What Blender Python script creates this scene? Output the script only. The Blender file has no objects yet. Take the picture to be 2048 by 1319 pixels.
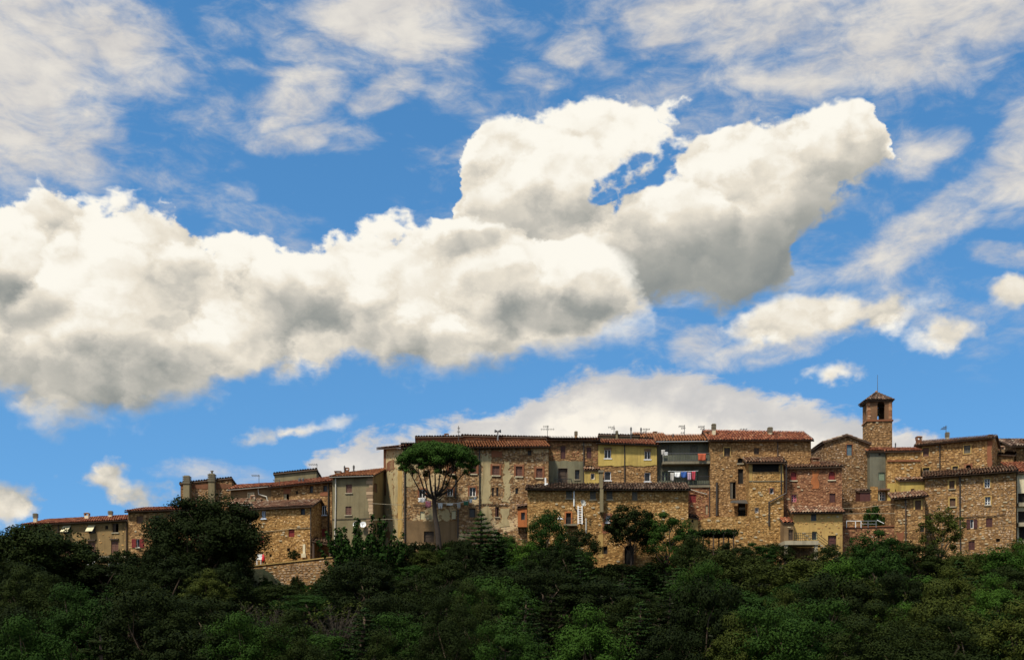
import bpy, bmesh, math, random
from mathutils import Vector, Matrix, noise as mnoise
random.seed(7)
SC = bpy.context.scene
COL = SC.collection
F, CX, HZ = 2400.0, 1024.0, 1330.0      # focal length, centre column and horizon row of the 2048-wide photograph

# ------------------------------------------------------------------ camera
cam_d = bpy.data.cameras.new('camera'); cam = bpy.data.objects.new('camera', cam_d); COL.objects.link(cam)
cam_d.sensor_width = 36.0; cam_d.lens = 36.0 * F / 2048.0
cam_d.shift_y = (HZ - 659.5) / 2048.0
cam_d.clip_start = 0.5; cam_d.clip_end = 9000.0
cam.location = (0, 0, 0); cam.rotation_euler = (math.radians(90), 0, 0)
SC.camera = cam

# ------------------------------------------------------------------ exposure
SC.view_settings.view_transform = 'Standard'; SC.view_settings.look = 'None'
SC.view_settings.exposure = 0.0; SC.view_settings.gamma = 1.0
SC.view_settings.use_curve_mapping = False

# ------------------------------------------------------------------ sun (soft, through thin cloud)
SUN_AZ, SUN_EL = math.radians(-143), math.radians(57)     # behind the camera, to its left
sd = bpy.data.lights.new('sun', 'SUN'); sd.energy = 5.0; sd.angle = math.radians(6); sd.color = (1.0, 0.93, 0.80)
so = bpy.data.objects.new('sun', sd); COL.objects.link(so)
sdir = Vector((math.sin(SUN_AZ) * math.cos(SUN_EL), math.cos(SUN_AZ) * math.cos(SUN_EL), math.sin(SUN_EL)))
so.rotation_euler = (-sdir).to_track_quat('-Z', 'Y').to_euler(); so.location = (0, -30, 60)

# ------------------------------------------------------------------ world: physical sky + clouds by direction
W = bpy.data.worlds.new('World'); SC.world = W; W.use_nodes = True
NT = W.node_tree; NT.nodes.clear()

class S:                                  # a socket with arithmetic
    tree = NT
    def __init__(s, sock): s.k = sock
    def _m(s, op, *o, clamp=False):
        n = S.tree.nodes.new('ShaderNodeMath'); n.operation = op; n.use_clamp = clamp
        for i, v in enumerate((s,) + o):
            if isinstance(v, S): S.tree.links.new(v.k, n.inputs[i])
            else: n.inputs[i].default_value = v
        return S(n.outputs[0])
    def __add__(s, o): return s._m('ADD', o)
    def __radd__(s, o): return s._m('ADD', o)
    def __sub__(s, o): return s._m('SUBTRACT', o)
    def __rsub__(s, o): return (s * -1.0) + o
    def __mul__(s, o): return s._m('MULTIPLY', o)
    def __rmul__(s, o): return s._m('MULTIPLY', o)
    def __truediv__(s, o): return s._m('DIVIDE', o)
    def min(s, o): return s._m('MINIMUM', o)
    def max(s, o): return s._m('MAXIMUM', o)
    def smax(s, o, k): return s._m('SMOOTH_MAX', o, k)
    def smin(s, o, k): return s._m('SMOOTH_MIN', o, k)
    def clamp(s): return s._m('ADD', 0.0, clamp=True)

def sstep(x, a, b):
    n = S.tree.nodes.new('ShaderNodeMapRange'); n.interpolation_type = 'SMOOTHSTEP'
    S.tree.links.new(x.k, n.inputs['Value'])
    for key, v in (('From Min', a), ('From Max', b)):
        if isinstance(v, S): S.tree.links.new(v.k, n.inputs[key])
        else: n.inputs[key].default_value = v
    return S(n.outputs['Result'])
def comb(x, y, z):
    n = S.tree.nodes.new('ShaderNodeCombineXYZ')
    for i, v in enumerate((x, y, z)):
        if isinstance(v, S): S.tree.links.new(v.k, n.inputs[i])
        else: n.inputs[i].default_value = v
    return n.outputs[0]
def nois(vec, scale, detail, rough=.55, lac=2.0, dist=0.0):
    n = S.tree.nodes.new('ShaderNodeTexNoise')
    S.tree.links.new(vec, n.inputs['Vector'])
    n.inputs['Scale'].default_value = scale; n.inputs['Detail'].default_value = detail
    n.inputs['Roughness'].default_value = rough; n.inputs['Lacunarity'].default_value = lac
    n.inputs['Distortion'].default_value = dist
    return n
def mixc(f, a, b):
    n = S.tree.nodes.new('ShaderNodeMix'); n.data_type = 'RGBA'
    if isinstance(f, S): S.tree.links.new(f.k, n.inputs[0])
    else: n.inputs[0].default_value = f
    for i, v in ((6, a), (7, b)):
        if isinstance(v, tuple): n.inputs[i].default_value = (*v, 1)
        else: S.tree.links.new(v, n.inputs[i])
    return n.outputs[2]

tc = NT.nodes.new('ShaderNodeTexCoord')
sep = NT.nodes.new('ShaderNodeSeparateXYZ'); NT.links.new(tc.outputs['Generated'], sep.inputs[0])
dx, dy, dz = (S(sep.outputs[i]) for i in range(3))
az = dx._m('ARCTAN2', dy)
rr = (dx * dx + dy * dy)._m('SQRT').max(0.02)
tv = dz / rr                                            # tangent of the elevation
qx, qy = dx / rr, dy / rr                               # point on the unit cylinder: no seam behind the camera
Q = comb(qx, qy, tv * 1.25)

def P2(px, py):
    a = math.atan((px - CX) / F)
    return a, (HZ - py) / F * math.cos(a)

# turbulence that bends every outline
wn = nois(Q, 11.0, 7.0, .62)
ws = NT.nodes.new('ShaderNodeSeparateColor'); NT.links.new(wn.outputs['Color'], ws.inputs[0])
w1, w2 = S(ws.outputs[0]) - .5, S(ws.outputs[1]) - .5
wb = nois(Q, 30.0, 3.5, .56)
bs = NT.nodes.new('ShaderNodeSeparateColor'); NT.links.new(wb.outputs['Color'], bs.inputs[0])
f1, f2 = S(bs.outputs[0]) - .5, S(bs.outputs[1]) - .5
azw = az + w1 * .060 + f1 * .022
tvw = tv + w2 * .045 + f2 * .020

def curve(points):
    n = NT.nodes.new('ShaderNodeFloatCurve'); c = n.mapping.curves[0]
    pts = [(a + .5, v) for a, v in (P2(*p) for p in points)]
    c.points[0].location = pts[0]; c.points[1].location = pts[-1]
    for p in pts[1:-1]: c.points.new(*p)
    for p in c.points: p.handle_type = 'AUTO'
    n.mapping.extend = 'HORIZONTAL'; n.mapping.update(); n.inputs['Factor'].default_value = 1.0
    NT.links.new((azw + .5).k, n.inputs['Value'])
    return S(n.outputs[0])
def blob(px, py, rx, ry, rot=0.0, ax=None, ay=None):
    """signed ellipse field, 1 in the middle, 0 on the outline (radii in picture pixels)"""
    a, v = P2(px, py)
    x = (ax or azw) - a; y = (ay or tvw) - v
    c, s = math.cos(math.radians(rot)), math.sin(math.radians(rot))
    u = (x * c + y * s) * (F / rx); w = (y * c - x * s) * (F / ry)
    return 1.0 - (u * u + w * w)._m('SQRT')
def bank(top, bot):
    t, b_ = curve(top), curve(bot)
    return (t - tvw).min(tvw - b_), ((tvw - b_) / (t - b_).max(.02)).clamp()

A, hA = bank([(-160, 420), (0, 398), (60, 380), (95, 374), (150, 386), (230, 402), (300, 396), (370, 404), (430, 440), (500, 458), (570, 468),
          (622, 500), (660, 470), (740, 448), (830, 436), (900, 432), (1000, 425), (1100, 432), (1170, 445), (1230, 480), (1275, 540), (1300, 600), (1318, 660), (1350, 900)],
         [(-160, 800), (0, 815), (100, 850), (180, 862), (240, 880), (320, 856), (410, 858), (470, 815), (560, 775), (650, 782),
          (720, 768), (800, 785), (900, 765), (1000, 745), (1100, 722), (1200, 712), (1260, 704), (1295, 680), (1318, 640), (1350, 560)])
B, hB = bank([(870, 700), (895, 460), (915, 380), (940, 300), (975, 245), (1040, 222), (1120, 215), (1190, 196), (1260, 178), (1310, 205), (1345, 265),
          (1400, 262), (1450, 240), (1500, 208), (1600, 212), (1690, 205), (1750, 196), (1785, 255), (1805, 330), (1830, 480), (1850, 700)],
         [(870, 300), (895, 400), (930, 520), (1050, 620), (1200, 660), (1300, 640), (1380, 620), (1450, 634), (1520, 615), (1575, 580), (1600, 490),
          (1650, 455), (1720, 410), (1790, 350), (1830, 300), (1850, 250)])
k = 1.0 / F
B = B.min(((blob(1275, 325, 46, 20, 6) * 20.0).max(blob(1335, 292, 24, 34, -25) * 22.0)) * -k)
B = B.max(blob(1345, 205, 34, 20, 35) * (18 * k))
Dd = curve([(-160, 1250), (540, 1180), (585, 1000), (630, 915), (690, 862), (790, 846), (900, 832), (990, 812), (1060, 778), (1130, 742),
            (1250, 735), (1400, 752), (1520, 768), (1620, 784), (1720, 808), (1800, 832), (1880, 860), (1960, 905), (2040, 990), (2120, 1200)]) - tvw
ac, tcw = az + w1 * .018 + f1 * .020, tv + w2 * .016 + f2 * .016        # small compact clouds: little bending
def cblob(px, py, rx, ry, rot=0): return blob(px, py, rx, ry, rot, ac, tcw) * (ry * k)
C = cblob(1640, 636, 175, 40, 2).smax(cblob(1760, 630, 66, 40), .006).smax(cblob(1570, 640, 80, 34), .006)
C = C.max(cblob(1905, 668, 72, 28, -8)).max(cblob(2040, 578, 44, 38))
C = C.max(blob(1650, 750, 22, 8) * (8 * k)).max(blob(590, 868, 48, 9, 14) * (9 * k))
C = C.max(blob(20, 1000, 60, 34, -6) * (34 * k)).max(blob(225, 978, 90, 20, -4) * (20 * k)).max(blob(218, 956, 36, 18) * (18 * k))
# cloud fields beyond the picture carry on in the same manner
og = nois(Q, 2.3, 4.0, .5, dist=.6)
off = sstep(az._m('ABSOLUTE'), .46, .62)
O = (S(og.outputs[0]) - .50) * .30 - (1.0 - off) * .6
O = O - sstep(tv, 1.2, 2.6) * .05

# billows: round puffs of two sizes on slow turbulence, sampled again a little towards the light for their shading
def voro(vec, scale):
    v = S.tree.nodes.new('ShaderNodeTexVoronoi'); v.feature = 'F1'; v.inputs['Scale'].default_value = scale; v.inputs['Detail'].default_value = 0.0
    S.tree.links.new(vec, v.inputs['Vector']); d = S(v.outputs['Distance']); return 1.0 - d * d * 1.15
def warped(vec, amt):
    va = S.tree.nodes.new('ShaderNodeVectorMath'); va.operation = 'MULTIPLY_ADD'
    S.tree.links.new(wn.outputs['Color'], va.inputs[0]); va.inputs[1].default_value = (amt, amt, amt); S.tree.links.new(vec, va.inputs[2]); return va.outputs[0]
def height(vec):
    q = warped(vec, .10); p1, p2 = voro(q, 15.0), voro(q, 38.0)
    return p1, p1 * .62 + p2 * .26 + S(nois(vec, 9.0, 7.0, .58, dist=.2).outputs[0]) * .75
P0, H0 = height(Q)
sh = NT.nodes.new('ShaderNodeVectorMath'); sh.operation = 'ADD'; NT.links.new(Q, sh.inputs[0]); sh.inputs[1].default_value = (-.009, 0, .017)
_, H1 = height(sh.outputs[0])
relief = (H0 - H1) * .95
lump = (P0 - .72) * .030 + w2 * .014 - (f1._m('ABSOLUTE') - .08) * .050
def alpha(d, wide): return sstep(d + lump, -.001, wide)
aA = alpha(A, .007 + sstep(hA, .45, .0) * .030 + sstep(az, .055, .10) * .026)
aB = alpha(B, .008 + sstep(hB, .40, .0) * .016)
aC = sstep(C + lump * .50 + .003, -.001, .009).max(alpha(O, .014))
def dark(px, py, rx, ry, rot, amt): return sstep(blob(px, py, rx, ry, rot, azw, tvw), 0.0, .62) * amt
shA = dark(1110, 625, 190, 66, 2, .40).max(dark(560, 605, 270, 80, -14, .26)).max(dark(20, 605, 150, 66, 0, .30)).max(dark(200, 760, 330, 110, 0, .26))
shA = shA.max(dark(930, 485, 150, 44, 12, .30)).max(dark(820, 700, 420, 90, 0, .18)).max(dark(260, 520, 240, 50, -6, .10))
rimA = sstep(A, .055, .0)
brA = .885 - shA + (hA - .5) * .26 + relief * .66 + rimA * .05 + (S(wn.outputs[0]) - .5) * .10
shB = dark(1400, 560, 430, 150, 10, .20)
brB = .57 + sstep(hB, .12, .80) * .37 - shB + relief * (.30 + sstep(hB, .2, .7) * .40) + sstep(B, .03, .0) * .06
brC = .86 + relief * .66 + sstep(C, .0, .016) * .08 - off * sstep(O, .02, .10) * .30 - sstep(tv, .24, .16) * .14
def cloudcol(br):
    br = br.smin(.99, .08).max(.20)
    r = NT.nodes.new('ShaderNodeValToRGB'); NT.links.new(br.k, r.inputs[0]); el = r.color_ramp.elements
    st = ((.26, (.215, .240, .240)), (.46, (.355, .362, .335)), (.66, (.56, .535, .475)), (.84, (.82, .755, .64)), (1.0, (1.0, .965, .87)))
    el[0].position, el[0].color = st[0][0], (*st[0][1], 1); el[1].position, el[1].color = st[-1][0], (*st[-1][1], 1)
    for p, c in st[1:-1]:
        e = el.new(p); e.color = (*c, 1)
    return r.outputs[0]

# thin high cloud: stretched, torn sheets
tb = comb(qx * 1.0, qy * 1.0, tv * 1.9)
hn = nois(tb, 8.5, 8.0, .62, dist=.6)
hs = nois(tb, 27.0, 6.0, .62, dist=.5)
hv = ((S(hn.outputs[0]) * .60 + S(hs.outputs[0]) * .40) - .5) * 2.0 + .5
aw, tw = az + w1 * .035, tv + w2 * .03
def m(px, py, rx, ry, rot=0): return sstep(blob(px, py, rx, ry, rot, aw, tw), 0.0, .75)
mask = m(60, 50, 520, 210, -4).max(m(20, 250, 480, 210, -8) * 1.0).max(m(120, 320, 380, 80, -4) * .88).max(m(0, 160, 200, 160, 0))
mask = mask.max(m(790, 40, 330, 150, -6) * .98).max(m(590, 195, 190, 110, 20) * .86).max(m(640, 285, 260, 60, 8) * .82).max(m(770, 190, 150, 70, 30) * .78)
mask = mask.max(m(1450, 30, 520, 160, 0) * .96).max(m(1850, 60, 460, 180, 4)).max(m(1600, 140, 260, 80, -6) * .86).max(m(1170, 90, 190, 80, 30) * .72)
mask = mask.max(m(1890, 440, 360, 95, 24) * .84).max(m(1860, 290, 160, 100, 35) * .84).max(m(2040, 320, 140, 220, -20) * .92).max(m(2010, 510, 130, 50, -15) * .9)
mask = mask.max(m(1520, 705, 260, 50, 8) * .80).max(m(1400, 690, 130, 70, 0) * .8).max(m(1880, 640, 200, 70, 0) * .74).max(m(950, 290, 190, 46, 22) * .70).max(m(480, 965, 260, 60, -6) * .8).max(m(1080, 150, 160, 60, 0) * .7)
mask = mask.max(off * sstep(S(og.outputs[0]), .40, .58) * .9 * sstep(tv, .05, .2))
veil = sstep(tv, .17, .30) * .44                                # thin veils between the sheets
mask = mask.max(veil)
ha = sstep(hv * .85 + mask * .64 - .73, -.10, .46) * sstep(mask, .0, .35) * .96
hb = ((hv - .5) * .35 + .66 + mask * .10 + relief * .25)
ramp2 = NT.nodes.new('ShaderNodeValToRGB'); NT.links.new(hb.k, ramp2.inputs[0])
for p, c in ((.40, (.44, .45, .49)), (.68, (.62, .595, .575)), (.90, (.82, .775, .70))):
    e = ramp2.color_ramp.elements.new(p); e.color = (*c, 1)
ramp2.color_ramp.elements.remove(ramp2.color_ramp.elements[0]); ramp2.color_ramp.elements.remove(ramp2.color_ramp.elements[-1])

# low sheet behind the village
da = sstep(Dd + w2 * .020 + f2 * .014 + (hv - .5) * .05, -.001, .014) * sstep(tv, -.02, .02)
db = .80 + sstep(Dd, .020, .05) * .17 + relief * .25 - sstep(hv, .45, .85) * .08
ramp3 = NT.nodes.new('ShaderNodeValToRGB'); NT.links.new(db.k, ramp3.inputs[0])
for p, c in ((.55, (.42, .44, .47)), (.80, (.66, .64, .62)), (.98, (.97, .91, .80))):
    e = ramp3.color_ramp.elements.new(p); e.color = (*c, 1)
ramp3.color_ramp.elements.remove(ramp3.color_ramp.elements[0]); ramp3.color_ramp.elements.remove(ramp3.color_ramp.elements[-1])

sky = NT.nodes.new('ShaderNodeTexSky'); sky.sky_type = 'NISHITA'; sky.sun_disc = False
skv = comb(dx, dy, dz.max(0.0) * .72 + .20); NT.links.new(skv, sky.inputs['Vector'])   # low sky stays clear blue, as after rain
sky.sun_elevation = SUN_EL; sky.sun_rotation = SUN_AZ
sky.air_density = 1.0; sky.dust_density = .1; sky.ozone_density = 2.5; sky.altitude = 300
hsv = NT.nodes.new('ShaderNodeHueSaturation'); NT.links.new(sky.outputs[0], hsv.inputs['Color'])
hsv.inputs['Hue'].default_value = .493; hsv.inputs['Saturation'].default_value = 1.25; hsv.inputs['Value'].default_value = 1.74
SKYK = 0.10
def lift(c):                              # cloud radiance in the units of the physical sky
    n = NT.nodes.new('ShaderNodeVectorMath'); n.operation = 'SCALE'; NT.links.new(c, n.inputs[0]); n.inputs['Scale'].default_value = 1.0 / SKYK
    return n.outputs[0]
c0 = mixc(ha, hsv.outputs[0], lift(ramp2.outputs[0]))
c1 = mixc(da, c0, lift(ramp3.outputs[0]))
c2 = mixc(aA, mixc(aB, mixc(aC, c1, lift(cloudcol(brC))), lift(cloudcol(brB))), lift(cloudcol(brA)))
bg = NT.nodes.new('ShaderNodeBackground'); NT.links.new(c2, bg.inputs[0]); bg.inputs[1].default_value = SKYK
wo = NT.nodes.new('ShaderNodeOutputWorld'); NT.links.new(bg.outputs[0], wo.inputs[0])
W.cycles.sampling_method = 'MANUAL'; W.cycles.sample_map_resolution = 512

# ================================================================== materials (procedural)
MATS = {}
def nt_of(m):
    m.use_nodes = True; nt = m.node_tree; nt.nodes.clear(); S.tree = nt
    o = nt.nodes.new('ShaderNodeOutputMaterial'); b = nt.nodes.new('ShaderNodeBsdfPrincipled')
    nt.links.new(b.outputs[0], o.inputs[0]); return nt, b
def objco(nt):
    return nt.nodes.new('ShaderNodeTexCoord').outputs['Object']
def ramp_of(nt, fac, stops, mode='LINEAR'):
    r = nt.nodes.new('ShaderNodeValToRGB'); r.color_ramp.interpolation = mode
    nt.links.new(fac, r.inputs[0]); el = r.color_ramp.elements
    el[0].position, el[0].color = stops[0][0], (*stops[0][1], 1)
    el[1].position, el[1].color = stops[-1][0], (*stops[-1][1], 1)
    for p, c in stops[1:-1]:
        e = el.new(p); e.color = (*c, 1)
    return r.outputs[0]
def bump(nt, b, h, strength, dist):
    n = nt.nodes.new('ShaderNodeBump'); n.inputs['Strength'].default_value = strength; n.inputs['Distance'].default_value = dist
    nt.links.new(h, n.inputs['Height']); nt.links.new(n.outputs[0], b.inputs['Normal'])

def plain(name, c, rough=.7, var=.22, scale=2.2, metal=0.0, c2=None, bmp=.25):
    """one colour that wanders a little, with fine relief"""
    m = bpy.data.materials.new(name); nt, b = nt_of(m); co = objco(nt)
    n = nois(co, scale, 6, .6); n2 = nois(co, scale * 9, 3, .6)
    f = S(n.outputs[0]) * .7 + S(n2.outputs[0]) * .3
    lo = c2 or tuple(x * (1 - var) for x in c); hi = tuple(min(.95, x * (1 + var)) for x in c)
    nt.links.new(ramp_of(nt, f.k, [(.34, lo), (.52, c), (.68, hi)]), b.inputs['Base Color'])
    b.inputs['Roughness'].default_value = rough; b.inputs['Metallic'].default_value = metal
    if bmp: bump(nt, b, n2.outputs[0], bmp, .02)
    MATS[name] = m; return m

def rubble(name, cols, patch=None, patch_at=.60, streak=.12, fine=1.0):
    """mortar and small rubble between the built stones; patch = a rendered coat that has partly come off"""
    m = bpy.data.materials.new(name); nt, b = nt_of(m); co = objco(nt)
    big = nois(co, .38, 5, .6); mid = nois(co, 2.6, 6, .65)
    v = nt.nodes.new('ShaderNodeTexVoronoi'); v.inputs['Scale'].default_value = 4.6 * fine; v.inputs['Randomness'].default_value = .95
    mp = nt.nodes.new('ShaderNodeMapping'); mp.inputs['Scale'].default_value = (1, 1, 1.7); nt.links.new(co, mp.inputs[0])
    nt.links.new(mp.outputs[0], v.inputs['Vector'])
    vs = nt.nodes.new('ShaderNodeSeparateColor'); nt.links.new(v.outputs['Color'], vs.inputs[0])
    f = S(vs.outputs[0]) * .42 + S(mid.outputs[0]) * .40 + S(big.outputs[0]) * .18
    c = ramp_of(nt, f.k, [(.26, cols[0]), (.44, cols[1]), (.60, cols[2]), (.80, cols[3])])
    joint = sstep(S(v.outputs['Distance']), .36, .60)
    c = mixc(joint * .55, c, tuple(x * .45 for x in cols[1]))
    if patch:
        pf = sstep(S(big.outputs[0]) * .8 + S(mid.outputs[0]) * .2, patch_at, patch_at + .05)
        c = mixc(pf * .9, c, patch)
    sn = nt.nodes.new('ShaderNodeMapping'); sn.inputs['Scale'].default_value = (1.6, 1.6, .12); nt.links.new(co, sn.inputs[0])
    st = nois(sn.outputs[0], 1.5, 5, .6)
    c = mixc(sstep(S(st.outputs[0]), .52, .72) * streak * 3.0, c, tuple(x * .38 for x in cols[1]))
    nt.links.new(c, b.inputs['Base Color']); b.inputs['Roughness'].default_value = .93; b.inputs['Specular IOR Level'].default_value = .2
    bump(nt, b, (S(v.outputs['Distance']) * -.6 + S(mid.outputs[0])).k, .7, .06)
    MATS[name] = m; return m

def plaster(name, c, stain, streak=.5, patch=None, at=.62):
    m = bpy.data.materials.new(name); nt, b = nt_of(m); co = objco(nt)
    big = nois(co, .6, 6, .62); fine = nois(co, 7.0, 5, .6)
    sn = nt.nodes.new('ShaderNodeMapping'); sn.inputs['Scale'].default_value = (2.2, 2.2, .16); nt.links.new(co, sn.inputs[0])
    st = nois(sn.outputs[0], 1.4, 6, .6)
    cc = ramp_of(nt, big.outputs[0], [(.30, tuple(x * .72 for x in c)), (.5, c), (.72, tuple(min(.9, x * 1.18) for x in c))])
    cc = mixc(sstep(S(st.outputs[0]), .46, .70) * streak, cc, stain)
    cc = mixc(sstep(S(fine.outputs[0]), .58, .74) * .30, cc, stain)
    if patch:
        cc = mixc(sstep(S(big.outputs[0]) * .75 + S(fine.outputs[0]) * .25, at, at + .05), cc, patch)
    nt.links.new(cc, b.inputs['Base Color']); b.inputs['Roughness'].default_value = .9; b.inputs['Specular IOR Level'].default_value = .2
    bump(nt, b, fine.outputs[0], .35, .03)
    MATS[name] = m; return m

def pieces(name, stops, rough=.9):
    """colour drawn per loose piece (stone, tile), each with its own grain"""
    m = bpy.data.materials.new(name); nt, b = nt_of(m); co = objco(nt)
    g = nt.nodes.new('ShaderNodeNewGeometry'); n = nois(co, 9.0, 4, .65)
    big = nois(co, .5, 4, .6)
    f = (S(g.outputs['Random Per Island']) * .80 + S(n.outputs[0]) * .26 - .03 + (S(big.outputs[0]) - .5) * .35).clamp()
    nt.links.new(ramp_of(nt, f.k, stops), b.inputs['Base Color'])
    b.inputs['Roughness'].default_value = rough; b.inputs['Specular IOR Level'].default_value = .25
    bump(nt, b, n.outputs[0], .5, .02); MATS[name] = m; return m

def leafmat(name, c, var=.5):
    m = bpy.data.materials.new(name); nt, b = nt_of(m)
    g = nt.nodes.new('ShaderNodeNewGeometry'); oi = nt.nodes.new('ShaderNodeObjectInfo'); co = objco(nt)
    n = nois(co, .9, 3, .5)
    f = S(g.outputs['Random Per Island']) * .38 + S(oi.outputs['Random']) * .34 + S(n.outputs[0]) * .35
    lo = tuple(x * (1 - var) for x in c); hi = (c[0] * (1 + var * 1.5), c[1] * (1 + var), c[2] * (1 + var * .4))
    nt.links.new(ramp_of(nt, f.k, [(.15, lo), (.55, c), (.95, hi)]), b.inputs['Base Color'])
    b.inputs['Roughness'].default_value = .75; b.inputs['Specular IOR Level'].default_value = .06
    MATS[name] = m; return m

STONE_RAMP = [(.00, (0.160, 0.088, 0.037)), (.25, (0.262, 0.146, 0.058)), (.52, (0.358, 0.199, 0.079)), (.74, (0.436, 0.264, 0.115)), (.88, (0.527, 0.352, 0.191)), (.97, (0.752, 0.571, 0.409))]
pieces('stone_ochre', STONE_RAMP)
pieces('stone_grey', [(.00, (0.157, 0.107, 0.065)), (.3, (0.265, 0.177, 0.103)), (.6, (0.355, 0.241, 0.146)), (.85, (0.479, 0.340, 0.212)), (.97, (0.727, 0.577, 0.450))])
pieces('stone_red', [(.00, (0.167, 0.073, 0.037)), (.3, (0.268, 0.116, 0.055)), (.6, (0.342, 0.161, 0.076)), (.85, (0.431, 0.245, 0.124)), (.97, (0.725, 0.532, 0.382))])
pieces('stone_gold', [(.00, (0.205, 0.111, 0.038)), (.28, (0.323, 0.177, 0.060)), (.6, (0.437, 0.250, 0.088)), (.86, (0.560, 0.359, 0.154)), (.97, (0.785, 0.597, 0.420))])
pieces('stone_pale', [(.0, (.30, .21, .11)), (.5, (.38, .30, .18)), (.8, (.48, .41, .29)), (1, (.62, .55, .44))])
pieces('tile_old', [(.0, (0.072, 0.039, 0.025)), (.3, (0.176, 0.086, 0.050)), (.6, (0.272, 0.142, 0.081)), (.82, (0.352, 0.241, 0.153)), (1, (0.480, 0.413, 0.315))])
pieces('tile_red', [(.0, (0.096, 0.031, 0.018)), (.35, (0.224, 0.069, 0.032)), (.7, (0.336, 0.112, 0.052)), (.9, (0.400, 0.189, 0.099)), (1, (0.480, 0.361, 0.252))])
pieces('tile_orange', [(.0, (0.192, 0.073, 0.032)), (.4, (0.336, 0.125, 0.050)), (.8, (0.432, 0.181, 0.077)), (1, (0.464, 0.275, 0.153))])
pieces('tile_dark', [(.0, (0.036, 0.026, 0.020)), (.4, (0.096, 0.057, 0.039)), (.72, (0.200, 0.120, 0.081)), (1, (0.400, 0.327, 0.243))])
pieces('brick_red', [(.0, (.10, .036, .018)), (.4, (.19, .068, .032)), (.75, (.26, .105, .05)), (1, (.33, .19, .11))])

rubble('wall_ochre', [(0.116, 0.060, 0.026), (0.262, 0.142, 0.056), (0.385, 0.223, 0.091), (0.523, 0.339, 0.168)])
rubble('wall_gold', [(0.154, 0.078, 0.026), (0.338, 0.182, 0.058), (0.476, 0.278, 0.097), (0.646, 0.432, 0.208)])
rubble('wall_brown', [(0.092, 0.049, 0.023), (0.209, 0.114, 0.048), (0.308, 0.176, 0.077), (0.461, 0.296, 0.156)])
rubble('wall_red', [(0.107, 0.044, 0.023), (0.246, 0.108, 0.053), (0.331, 0.156, 0.074), (0.492, 0.284, 0.156)])
rubble('wall_palazzo', [(0.122, 0.063, 0.029), (0.269, 0.148, 0.065), (0.400, 0.243, 0.112), (0.614, 0.432, 0.233)], patch=(0.614, 0.465, 0.259), patch_at=.53)
plaster('plaster_house', (.235, .155, .066), (.11, .070, .032), .7, patch=(.30, .215, .105), at=.60)
plaster('plaster_grey', (.201, .165, .092), (.100, .080, .042), .5)
plaster('plaster_greygreen', (.177, .163, .100), (.083, .073, .042), .6)
plaster('plaster_yellow', (.46, .335, .095), (.24, .165, .06), .55)
plaster('plaster_cream', (.43, .345, .185), (.20, .14, .065), .5, patch=(.20, .12, .052), at=.54)
plaster('plaster_pale', (.60, .53, .36), (.34, .27, .15), .4)
plaster('plaster_orange', (.40, .135, .045), (.22, .09, .04), .45)
plaster('plaster_slate', (.150, .142, .100), (.059, .053, .035), .5)
plaster('plaster_brown', (.195, .124, .061), (.094, .059, .031), .5)
plaster('plaster_ochre', (.425, .277, .094), (.212, .130, .053), .45)
plaster('brickwork', (.165, .072, .036), (.09, .042, .023), .5, patch=(.22, .135, .065), at=.54)
plaster('brick_brown', (.185, .098, .050), (.09, .050, .028), .5, patch=(.25, .165, .085), at=.54)
plaster('concrete', (.36, .31, .215), (.17, .14, .09), .5)
plaster('concrete_dark', (.20, .175, .12), (.09, .08, .05), .5)
plaster('cement_green', (.120, .125, .085), (.05, .055, .034), .6)
plain('white_paint', (.74, .74, .72), .5, .10)
plain('blue_white', (.62, .70, .82), .5, .08)
plain('cream_paint', (.60, .53, .32), .6, .10)
plain('zinc_pale', (.55, .52, .44), .45, .12)
plain('pipe_brown', (.060, .034, .020), .6, .25)
plain('pipe_dark', (.030, .022, .016), .55, .25)
plain('wood_dark', (.055, .033, .018), .75, .35, 5)
plain('wood_brown', (.115, .058, .030), .75, .30, 6)
plain('wood_redbrown', (.135, .058, .036), .7, .25, 6)
plain('wood_red', (.20, .014, .010), .65, .18, 6)
plain('wood_maroon', (.070, .018, .012), .65, .25, 6)
plain('wood_grey', (.115, .100, .072), .75, .25, 6)
plain('wood_green', (.20, .255, .165), .7, .2, 6)
plain('wood_slate', (.10, .155, .185), .7, .2, 6)
plain('wood_beige', (.38, .30, .17), .7, .2, 6)
plain('glass', (.012, .012, .012), .42, .3, bmp=0)
plain('glass_blue', (.10, .16, .30), .12, .3, bmp=0)
plain('gloom', (.010, .008, .006), .95, .3)  # near-black standing in for the shade inside openings
plain('iron', (.030, .027, .024), .5, .3, metal=.4)
plain('metal', (.30, .29, .27), .4, .2, metal=.8)
plain('steel_dark', (.10, .098, .092), .5, .2, metal=.5)
plain('bronze', (.09, .070, .030), .45, .3, metal=.8)
plain('soffit', (.070, .040, .022), .85, .3, 4)
plain('red_flash', (.42, .040, .026), .6, .2)
plain('cloth_white', (.78, .78, .76), .85, .06)
plain('cloth_pink', (.70, .16, .22), .85, .15, 9, c2=(.75, .55, .55))
plain('cloth_green', (.035, .14, .075), .85, .2)
plain('cloth_grey', (.42, .40, .36), .85, .15)
plain('cloth_blue', (0.025, 0.092, 0.330), .85, .15)
plain('cloth_red', (0.374, 0.036, 0.056), .85, .15)
plain('cloth_lilac', (.40, .28, .36), .85, .15)
plain('cloth_orange', (0.396, 0.080, 0.030), .85, .15)
plain('plastic_red', (.60, .012, .020), .45, .1)
plain('bark', (.085, .056, .034), .95, .4, 3)
plain('bark_pine', (.032, .022, .015), .95, .4, 3)
plain('twig', (.055, .042, .028), .95, .3, 3)
leafmat('leaf_dark', (0.009, 0.015, 0.003))
leafmat('leaf_oak', (0.013, 0.021, 0.004))
leafmat('leaf_mid', (0.017, 0.040, 0.006))
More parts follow.
